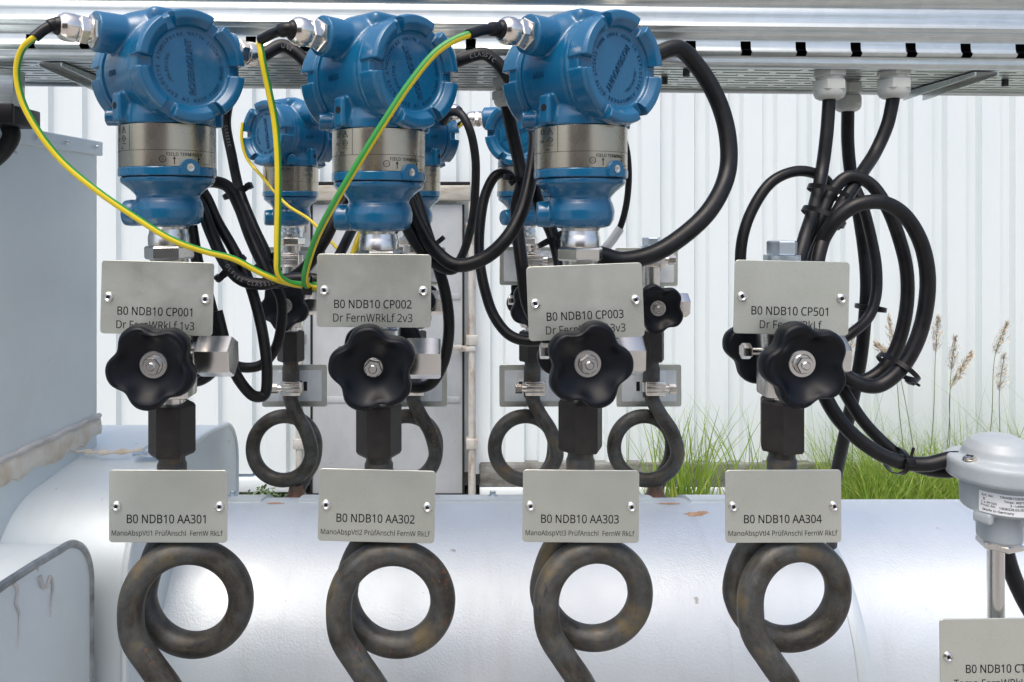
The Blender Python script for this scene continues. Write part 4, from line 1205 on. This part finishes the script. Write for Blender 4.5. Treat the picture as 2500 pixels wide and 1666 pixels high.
# behind transmitter 1
cable([(560, 240, 0.90), (552, 300, 0.90), (566, 380, 0.895), (584, 462, 0.89), (620, 555, 0.87), (652, 625, 0.86), (668, 690, 0.86), (686, 730, 0.86), (688, 780, 0.86), (672, 852, 0.86), (636, 892, 0.86), (585, 896, 0.855), (545, 872, 0.85), (520, 840, 0.85)], 25, 'black cable falling past the CP001 transmitter to loop by its valve')
cable([(475, 452, 0.84), (520, 444, 0.86), (556, 456, 0.87), (582, 500, 0.87), (612, 580, 0.86), (640, 640, 0.85), (672, 690, 0.845), (735, 664, 0.84), (790, 590, 0.835), (820, 530, 0.84), (850, 480, 0.86)], 30, 'black cable swinging from behind CP001 transmitter to behind CP002 transmitter')
cable([(452, 430, 0.835), (496, 470, 0.83), (530, 540, 0.82), (565, 600, 0.815), (600, 668, 0.81), (624, 740, 0.81), (644, 830, 0.805), (652, 915, 0.80), (645, 965, 0.80), (622, 968, 0.795), (592, 940, 0.79), (560, 880, 0.79), (545, 820, 0.79), (530, 760, 0.79)], 27, 'black cable with a long loop hanging right of the CP001 valve')
cable([(440, 440, 0.825), (488, 500, 0.815), (516, 570, 0.805), (552, 645, 0.80), (590, 684, 0.80), (640, 694, 0.80), (690, 684, 0.80), (740, 680, 0.80), (800, 690, 0.80), (870, 720, 0.80)], 30, 'black cable bowing behind the CP001 plate towards the CP002 plate')
cable([(455, 480, 0.81), (470, 570, 0.81), (482, 640, 0.81), (512, 740, 0.81), (530, 830, 0.81), (515, 910, 0.815), (470, 930, 0.82), (440, 900, 0.82)], 29, 'black cable passing straight down behind the CP001 plate')
# behind transmitter 2
cable([(1000, 440, 0.86), (1022, 500, 0.845), (1040, 560, 0.83), (1066, 640, 0.82), (1088, 720, 0.82), (1096, 800, 0.82), (1084, 880, 0.82), (1050, 938, 0.82), (1005, 945, 0.825), (960, 920, 0.83), (945, 860, 0.83)], 28, 'black cable looping down right of the CP002 plate')
cable([(955, 470, 0.85), (988, 540, 0.83), (1022, 600, 0.815), (1062, 640, 0.81), (1100, 655, 0.80), (1118, 645, 0.80)], 34, 'short thick black cable tied beneath the CP002 transmitter')
cable([(1082, 300, 1.22), (1098, 276, 1.20), (1124, 278, 1.18), (1146, 315, 1.17), (1160, 380, 1.17), (1161, 450, 1.17), (1153, 540, 1.17), (1130, 620, 1.17), (1105, 660, 1.17)], 21, 'thin grey black cable hanging from back row transmitter right of CP002')
cable([(870, 540, 1.02), (845, 590, 0.99), (815, 650, 0.97), (790, 700, 0.96)], 26, 'black cable descending behind the CP002 sensor body')
cable([(898, 560, 1.04), (880, 620, 1.02), (860, 700, 1.0)], 22, 'black cable behind the CP002 plate next to yellow wires')
# right of transmitter 3
cable([(1505, 300, 1.12), (1527, 354, 1.12), (1535, 421, 1.12), (1529, 500, 1.12), (1512, 560, 1.12), (1488, 600, 1.12)], 16, 'slim black cable curving down right of the CP003 label band')
cable([(1514, 558, 1.115), (1492, 590, 1.115), (1468, 616, 1.115), (1440, 640, 1.115)], 22, 'clear pale sleeve around slim cable right of the CP003 nut', mat=M_SLEEVE, name='cable_sleeve', group='cable sleeves')
# right bundle under the tray glands
cable([(2025, 235, 0.868), (2018, 330, 0.865), (2006, 421, 0.86), (1989, 505, 0.83), (1964, 585, 0.80), (1945, 660, 0.79), (1940, 720, 0.79)], 32, 'black cable from the leftmost right hand tray gland to CP501 plate')
cable([(2070, 265, 0.925), (2070, 350, 0.93), (2078, 430, 0.93), (2098, 530, 0.92), (2112, 630, 0.915), (2116, 700, 0.91), (2112, 770, 0.91), (2102, 870, 0.91), (2084, 965, 0.92), (2062, 1064, 0.94), (2042, 1160, 0.97), (2030, 1260, 1.0), (2030, 1330, 1.04)], 30, 'black cable running straight down from middle gland to the pipe')
cable([(2182, 233, 0.868), (2167, 303, 0.868), (2138, 370, 0.865), (2097, 433, 0.84), (2053, 505, 0.82), (2010, 585, 0.80), (1992, 660, 0.79), (1985, 720, 0.79)], 32, 'black cable curving from the rightmost tray gland to CP501 plate')
cable([(1975, 760, 0.82), (1982, 660, 0.805), (2006, 590, 0.80), (2040, 538, 0.79), (2090, 502, 0.785), (2149, 494, 0.785), (2204, 522, 0.79), (2245, 585, 0.79), (2264, 665, 0.79), (2260, 750, 0.79), (2237, 835, 0.79), (2196, 903, 0.79), (2143, 942, 0.79), (2089, 934, 0.79), (2050, 905, 0.795), (2010, 850, 0.80), (1985, 800, 0.81)], 36, 'thick black cable coiled in the big outer loop beside CP501 plate')
cable([(1960, 760, 0.83), (1970, 650, 0.83), (2000, 545, 0.825), (2034, 465, 0.83), (2072, 432, 0.83), (2120, 446, 0.83), (2162, 500, 0.825), (2196, 585, 0.82), (2214, 665, 0.82), (2212, 760, 0.82), (2184, 860, 0.82), (2143, 912, 0.82), (2096, 930, 0.82), (2045, 900, 0.82)], 31, 'black cable coiled in the inner loop beside CP501 plate')
cable([(2040, 470, 0.87), (2005, 432, 0.87), (1950, 418, 0.865), (1886, 443, 0.86), (1834, 518, 0.855), (1810, 600, 0.85), (1812, 680, 0.85), (1840, 760, 0.85)], 27, 'black cable arching left over the CP501 plate')
cable([(2085, 450, 0.90), (2106, 500, 0.89), (2126, 575, 0.885), (2140, 655, 0.88), (2138, 725, 0.875), (2120, 775, 0.87), (2070, 820, 0.86), (2010, 850, 0.86)], 25, 'black cable turning back behind the CP501 valve knob')
cable([(1985, 900, 0.80), (2008, 955, 0.79), (2045, 1020, 0.785), (2107, 1082, 0.78), (2183, 1124, 0.775), (2260, 1134, 0.77), (2330, 1120, 0.765), (2400, 1130, 0.76)], 36, 'thick black cable sweeping from CP501 valve to grey sensor head')
cable([(2030, 900, 0.81), (2060, 955, 0.805), (2107, 1028, 0.80), (2165, 1088, 0.795), (2230, 1136, 0.785), (2300, 1152, 0.78), (2370, 1146, 0.77), (2420, 1150, 0.765)], 30, 'second black cable running beside it to the grey sensor head')
cable([(2446, 1300, 0.79), (2456, 1350, 0.79), (2472, 1403, 0.79), (2500, 1465, 0.79), (2540, 1540, 0.79), (2560, 1640, 0.80)], 38, 'thick black cable leaning behind the stainless sensor stem')
# back row short cables
cable(gl_tip('r3', 1) + [(1150, 292, 1.30), (1125, 302, 1.30), (1100, 330, 1.31)], 13, 'thin black cable entering nickel gland of back transmitter near CP003')
cable(gl_tip('r1', -1) + [(800, 300, 1.16), (835, 340, 1.15), (860, 420, 1.14), (850, 540, 1.12)], 17, 'black cable leaving back row transmitter towards the CP002 transmitter')

M_CPRINT = simple('grey_cable_print', (0.22, 0.22, 0.22), 0.6)
def cable_print(obj, s_, start, size):
    me = obj.data
    n = 16
    m = (len(me.vertices)) // n
    path, L = [], [0.0]
    for i in range(m):
        c = Vector((0, 0, 0))
        for k in range(n): c += me.vertices[i * n + k].co
        path.append(c / n)
    rad = (me.vertices[0].co - path[0]).length
    for i in range(1, m): L.append(L[-1] + (path[i] - path[i - 1]).length)
    out = ([], [])
    d = start
    for ch in s_:
        d += size * 0.78
        if ch == ' ': continue
        i = max(1, min(m - 2, next((q for q in range(m) if L[q] >= d), m - 2)))
        f = (d - L[i - 1]) / max(L[i] - L[i - 1], 1e-9)
        p = path[i - 1].lerp(path[i], f)
        t = (path[i + 1] - path[i - 1]).normalized()
        out_n = (-p).normalized(); out_n = (out_n - t * out_n.dot(t)).normalized()
        up = out_n.cross(t)
        Mx = Matrix((( t.x, up.x, out_n.x, p.x + out_n.x * (rad + 0.0001)), (t.y, up.y, out_n.y, p.y + out_n.y * (rad + 0.0001)), (t.z, up.z, out_n.z, p.z + out_n.z * (rad + 0.0001)), (0, 0, 0, 1)))
        out = join(out, xf(text(ch, None, size), Mx))
    mk('cable_print', out, M_CPRINT, obj, smooth=0)
for o_ in list(COL.objects):
    lb_ = o_.get('label', '')
    if o_.name.startswith('cable') and lb_.startswith('black cable running from the CP002'): cable_print(o_, 'CLASSIC', 0.022, 0.0062)
    if lb_.startswith('black cable bowing behind'): cable_print(o_, 'ÖLFLEX CLASSIC', 0.105, 0.0052)
    if lb_.startswith('black cable falling past'): cable_print(o_, 'CLASSIC', 0.03, 0.0048)
    if lb_.startswith('black cable sagging in a U'): cable_print(o_, 'LINE', 0.03, 0.0055)

# ------------------------------------------------------------------ earth wires
def wire(start, pts, label, sheath=True, w=16, twist=0.9, group='yellow green earth wires', uoff=0.0):
    t = empty('earth_wire', (0, 0, 0), 0, label, 'wire', group)
    pp = [P(*p) for p in pts]
    if start is not None:
        a, b = start
        mid_ = pp[0]
        sh = [a, b, b.lerp(mid_, 0.5) + Vector((0, 0, 0.0015)), mid_]
        mk('black_sheath', tube(sh, lambda q: 0.0062 if q < 0.42 else 0.0045, 14, 8), M_TIE, t)
        d = (pp[0] - b).normalized()
        pp = [pp[0] - d * 0.012] + pp
    mk('insulation', tube(pp, w / 2 / FPX * pp[len(pp) // 2].y, 14, 12, twist=twist, uoff=uoff), M_WIRE, t)
    return t
wire(gl_tip('f1', -1), [(84, 92, 0.672), (56, 118, 0.675), (41, 170, 0.68), (52, 240, 0.683), (90, 315, 0.685), (150, 392, 0.688), (232, 462, 0.69), (330, 530, 0.695), (420, 585, 0.70), (500, 614, 0.71), (570, 632, 0.72), (640, 668, 0.73), (700, 690, 0.74), (770, 696, 0.75), (830, 698, 0.76)], 'yellow green earth wire sagging from the CP001 transmitter left gland', uoff=0.965, twist=0.01)
wire(gl_tip('f2', -1), [(636, 98, 0.70), (640, 140, 0.70), (655, 215, 0.705), (670, 290, 0.71), (678, 380, 0.712), (679, 500, 0.715), (677, 620, 0.722), (680, 668, 0.728), (700, 688, 0.734), (745, 698, 0.744), (820, 702, 0.758)], 'yellow green earth wire hanging straight from the CP002 transmitter gland', w=17, twist=0.01, uoff=0.97)
wire(gl_tip('f3', -1), [(1143, 85, 0.665), (1105, 100, 0.662), (1062, 130, 0.658), (1000, 205, 0.655), (940, 295, 0.655), (880, 390, 0.66), (820, 490, 0.67), (775, 575, 0.69), (752, 640, 0.71), (744, 680, 0.72), (752, 700, 0.73), (790, 708, 0.745)], 'yellow green earth wire crossing in front of the CP002 transmitter', w=19, twist=0.35, uoff=0.42)
wire(None, [(885, 560, 0.93), (872, 590, 0.92), (855, 640, 0.91), (840, 690, 0.90)], 'short yellow earth wire behind the CP002 collar, left one', w=15)
wire(None, [(892, 562, 0.935), (884, 600, 0.925), (870, 650, 0.915), (860, 700, 0.905)], 'short yellow earth wire behind the CP002 collar, right one', w=14)
wire(None, [(592, 300, 1.25), (590, 340, 1.25), (602, 385, 1.25), (640, 432, 1.24), (700, 500, 1.22), (752, 534, 1.20), (790, 570, 1.18), (830, 615, 1.15)], 'thin earth wire slanting behind the small back row transmitter', w=8, twist=0.9)
wire(None, [(1136, 298, 1.295), (1120, 310, 1.30), (1105, 330, 1.30), (1098, 350, 1.30)], 'thin earth wire end beside the back transmitter near CP003', w=8)

# ------------------------------------------------------------------ cable ties
def tie(x, y, Y, ang, rx, ry, label, head=0.3, tail=0.0, w=0.0048):
    """strap round a bundle running along image angle ang (degrees)"""
    t = empty('cable_tie', P(x, y, Y), 0, label, 'cable tie', 'black cable ties')
    d = Vector((cos(radians(ang)), 0, sin(radians(ang))))
    M_ = along(d)
    n = 40
    V, F = [], []
    for i in range(n):
        a = 2 * pi * i / n
        for k, (o_, z) in enumerate(((0, -w / 2), (0.0011, -w / 2), (0.0011, w / 2), (0, w / 2))):
            V.append(Vector(((rx + o_) * cos(a), (ry + o_) * sin(a), z)))
    for i in range(n):
        for k in range(4):
            F.append((i * 4 + k, ((i + 1) % n) * 4 + k, ((i + 1) % n) * 4 + (k + 1) % 4, i * 4 + (k + 1) % 4))
    ax = M_ @ Vector((1, 0, 0))
    # make local x lie in the picture plane
    s = Vector((0, -1, 0)); u = d.cross(s).normalized()
    B = Matrix((u, s, d)).transposed().to_4x4()
    vf = fixn((V, F))
    b = mk('strap', xf(vf, B), M_TIE, t)
    a = head
    hc = B @ Vector((rx * cos(a), ry * sin(a), 0))
    hd = B @ Vector((cos(a), sin(a), 0))
    hb = xf(box(-0.0045, 0.0045, -0.0035, 0.0035, 0, 0.006, 0.0008), T(*hc) @ along(hd))
    mk('tie_head', hb, M_TIE, t)
    if tail:
        tg = B @ Vector((-sin(a), cos(a), 0))
        mk('tie_tail', tube([hc + hd * 0.003, hc + hd * 0.004 + tg * tail * 0.5, hc + hd * 0.006 + tg * tail], 0.0014, 6, 3), M_TIE, t)
    return t
tie(2022, 470, 0.838, 68, 0.0195, 0.024, 'cable tie around the right bundle, upper of two', -0.9)
tie(2010, 530, 0.815, 62, 0.0205, 0.024, 'cable tie around the right bundle just above the CP501 plate', -0.5)
tie(2125, 752, 0.893, 84, 0.0118, 0.024, 'cable tie on two cables level with the CP501 lettering', 2.6)
tie(2192, 898, 0.805, 48, 0.0185, 0.027, 'cable tie on the lower curve of the big cable loop', -0.15, 0.010)
tie(2188, 1124, 0.785, -18, 0.0118, 0.020, 'cable tie on the cables leading to the grey sensor head', 1.9, 0.014)
tie(1058, 601, 0.815, -50, 0.0135, 0.014, 'cable tie beneath the CP002 transmitter with long tail', 0.2, 0.014)
tie(576, 470, 0.882, -65, 0.014, 0.012, 'cable tie behind the CP001 transmitter neck', 3.0, 0.0)
tie(568, 652, 0.81, -48, 0.0155, 0.014, 'cable tie right of the CP001 plate corner', 0.5, 0.012)
tie(648, 640, 0.86, -60, 0.0145, 0.012, 'cable tie beside the straight hanging earth wire', 2.6, 0.0)
tie(1268, 440, 0.905, 80, 0.014, 0.014, 'cable tie on the cable behind the CP003 transmitter', 2.6, 0.0)
tie(755, 696, 0.74, 0, 0.0085, 0.007, 'small cable tie gathering the earth wires by CP002 plate', 1.2, 0.012, w=0.0035)
tie(1340, 588, 0.815, -62, 0.0115, 0.011, 'cable tie left of the CP003 collar', 2.8, 0.0)

# ------------------------------------------------------------------ plastic glands under the tray
def tray_gland(x, y_bot, Y, r, label):
    c = P(x, y_bot, Y)
    gl = empty('plastic_gland', c, 0, label, 'cable gland', 'pale plastic cable glands under the tray')
    k = r / 0.0165
    mk('gland_body', join(xf(hexa(r, 0.012 * k, 0.0225 * k, 0.06), Matrix.Rotation(radians(10), 4, 'Z')), lathe([(0, 0.017 * k), (r * 0.78, 0.017 * k), (r * 0.78, 0.0235 * k), (0, 0.0235 * k)], 32)), M_GLANDPL, gl)
    mk('dome_nut', join(hexa(r * 1.04, 0.0105 * k, 0.0085 * k, 0.06), lathe([(0, 0.0), (r * 0.60, 0.0), (r * 0.80, 0.0020 * k), (r * 0.90, 0.0052 * k), (r * 0.92, 0.0095 * k), (0, 0.0095 * k)], 36)), M_GLANDPL, gl)
    mk('thread', lathe([(0, 0.034 * k), (r * 0.72, 0.034 * k), (r * 0.72, 0.050 * k), (0, 0.050 * k)], 24), M_GLANDPL, gl)
    return gl
tray_gland(2025, 244, 0.868, 0.0178, 'pale plastic gland under the tray above the CP501 plate')
tray_gland(2070, 273, 0.925, 0.0156, 'smaller pale plastic gland half hidden between two larger glands')
tray_gland(2182, 241, 0.868, 0.0178, 'pale plastic gland under the tray, farthest from CP003 transmitter')
tray_gland(1236, 262, 0.91, 0.0155, 'pale plastic gland under the tray tucked behind CP003 transmitter')

# ------------------------------------------------------------------ vegetation
def blades(n, xr, yr, hr, lean, wid, seed, spread=None):
    rnd = random.Random(seed)
    V, F = [], []
    for _ in range(n):
        if spread:
            c = rnd.choice(spread); x = rnd.gauss(c[0], c[1]); y = rnd.uniform(*yr)
        else:
            x = rnd.uniform(*xr); y = rnd.uniform(*yr)
        h = rnd.uniform(*hr); l = rnd.gauss(0, lean) * h; ly = rnd.gauss(0, lean) * h
        w = rnd.uniform(*wid); a = rnd.uniform(0, pi)
        dx, dy = cos(a) * w, sin(a) * w
        b = len(V)
        seg = 5
        for k in range(seg + 1):
            t = k / seg
            px, py, pz = x + l * t * t, y + ly * t * t, GZ + h * (t - 0.12 * abs(l / h) * t * t)
            ww = (1 - t ** 1.6) * 0.95 + 0.04
            V += [(px - dx * ww, py - dy * ww, pz), (px + dx * ww, py + dy * ww, pz)]
        for k in range(seg):
            F.append((b + 2 * k, b + 2 * k + 1, b + 2 * k + 3, b + 2 * k + 2))
    return (V, F)
def XW(px, Y): return (px - VX) / FPX * Y
gy = (4.05, 4.45)
rg = random.Random(31)
tufts = [(XW(rg.uniform(2060, 2420), 4.25), rg.uniform(0.02, 0.07)) for _ in range(26)] + [(XW(rg.uniform(2420, 2900), 4.25), rg.uniform(0.03, 0.09)) for _ in range(20)]
va = blades(2700, None, (3.95, 4.5), (0.28, 0.58), 0.36, (0.0030, 0.0078), 3, tufts)
vb = blades(700, None, (3.95, 4.5), (0.45, 0.78), 0.42, (0.0018, 0.0036), 4, tufts)
o = mk('grass', join(va, vb), M_GRASS, smooth=0)
tag(o, 'dense long green grass below the cable loops beside the container', 'grass', kind='stuff')
o = mk('grass', blades(240, None, (4.1, 4.4), (0.40, 0.84), 0.22, (0.0034, 0.0075), 5, [(XW(1665, 4.25), 0.06), (XW(1700, 4.25), 0.05), (XW(1830, 4.25), 0.05), (XW(1620, 4.25), 0.09)]), M_GRASS, smooth=0)
tag(o, 'sparse tall green grass blades between the AA303 and AA304 plates', 'grass', kind='stuff')
o = mk('grass', blades(120, (XW(1960, 4.25), XW(2800, 4.25)), (4.1, 4.5), (0.60, 1.02), 0.34, (0.0014, 0.0028), 11), M_GRASS, smooth=0)
tag(o, 'thin tall grass stems rising above the dense grass', 'grass', kind='stuff')
heads = [(2170, 775, 2190, 880, 2245, 1215), (2140, 840, 2175, 870, 2215, 1215), (2290, 775, 2284, 862, 2262, 1215), (2333, 825, 2322, 905, 2300, 1215), (2370, 863, 2322, 945, 2305, 1215), (2458, 790, 2430, 865, 2400, 1215), (2452, 868, 2440, 955, 2432, 1215), (2082, 800, 2072, 900, 2080, 1215)]
txts = ['beside the big loop tie', 'low and left leaning', 'straight and tall', 'narrow and pale', 'bent to the right', 'tall slanting above the sensor head', 'broad and fluffy above the sensor head', 'half hidden behind the straight cable']
for i, (x0, y0, x1, y1, x2, y2) in enumerate(heads):
    Y = 4.15 + 0.03 * i
    t = empty('grass_stalk', (P(x2, y2, Y).x, Y, GZ), 0, 'dry seed headed grass stalk, ' + txts[i], 'grass stalk', 'seed headed grass stalks')
    off = Vector(t.location)
    a, b, c = P(x0, y0, Y) - off, P(x1, y1, Y) - off, P(x2, y2, Y) - off
    mk('stem', tube([Vector((0, 0, -0.01)), c, b.lerp(c, 0.45) + Vector((0.01, 0, 0)), b, a], lambda q: 0.0032 * (1 - 0.6 * q), 6, 8), M_STALK, t)
    rnd = random.Random(i)
    V, F = [], []
    ax_ = (a - b); L_ = ax_.length; ax_.normalize()
    for k in range(320):
        q = rnd.random()
        wid_ = 0.022 * sin(pi * min(1, q * 0.85 + 0.12)) * (1.6 if i == 6 else 1)
        p = b + ax_ * L_ * q + Vector((rnd.gauss(0, wid_ * 0.55), rnd.gauss(0, wid_ * 0.55), rnd.gauss(0, 0.006)))
        d = (ax_ + Vector((rnd.gauss(0, .35), rnd.gauss(0, .35), rnd.gauss(0, .2)))).normalized() * rnd.uniform(0.014, 0.030)
        w = d.orthogonal().normalized() * 0.0036
        b0 = len(V)
        V += [p, p + d * 0.5 + w, p + d, p + d * 0.5 - w]
        F.append((b0, b0 + 1, b0 + 2, b0 + 3))
    mk('seed_head', (V, F), M_SEED, t, smooth=0)
# small shrub at the foot of the wall, left
sh = empty('shrub', (-1.15, 4.3, GZ), 0, 'small dark green shrub low against the white container wall', 'shrub')
rnd = random.Random(21)
V, F = [], []
for k in range(2600):
    x = rnd.uniform(-0.30, 0.26); 
    top = 0.21 + 0.06 * sin(x * 13 + 1) + 0.10 * max(0, -x - 0.02) * 2
    z = top * rnd.random() ** 0.5
    y = rnd.uniform(-0.14, 0.14)
    d = Vector((rnd.gauss(0, 1), rnd.gauss(0, 1), rnd.gauss(0.4, 0.7))).normalized() * rnd.uniform(0.012, 0.028)
    w = d.orthogonal().normalized() * d.length * 0.28
    p = Vector((x, y, z)); b0 = len(V)
    V += [p, p + d * 0.5 + w, p + d, p + d * 0.5 - w]; F.append((b0, b0 + 1, b0 + 2, b0 + 3))
for br in ((-0.20, 0.20, -0.32, 0.34), (-0.05, 0.15, -0.17, 0.36), (0.1, 0.15, 0.18, 0.25)):
    for k in range(90):
        q = rnd.random()
        p = Vector((br[0] + (br[2] - br[0]) * q + rnd.gauss(0, 0.012), rnd.gauss(0, 0.02), br[1] + (br[3] - br[1]) * q + rnd.gauss(0, 0.012)))
        d = Vector((rnd.gauss(0, 1), rnd.gauss(0, 1), rnd.gauss(0.3, 0.7))).normalized() * rnd.uniform(0.012, 0.026)
        w = d.orthogonal().normalized() * d.length * 0.25; b0 = len(V)
        V += [p, p + d * 0.5 + w, p + d, p + d * 0.5 - w]; F.append((b0, b0 + 1, b0 + 2, b0 + 3))
mk('foliage', (V, F), M_LEAF, sh, smooth=0)
for x, x2, h in ((-0.12, -0.3, 0.30), (0.0, -0.16, 0.33), (0.08, 0.16, 0.24)):
    mk('stem', tube([(x, 0, -0.01), ((x + x2) / 2, 0, h * 0.5), (x2, 0, h)], 0.005, 6, 4), M_DARKSTEEL, sh)
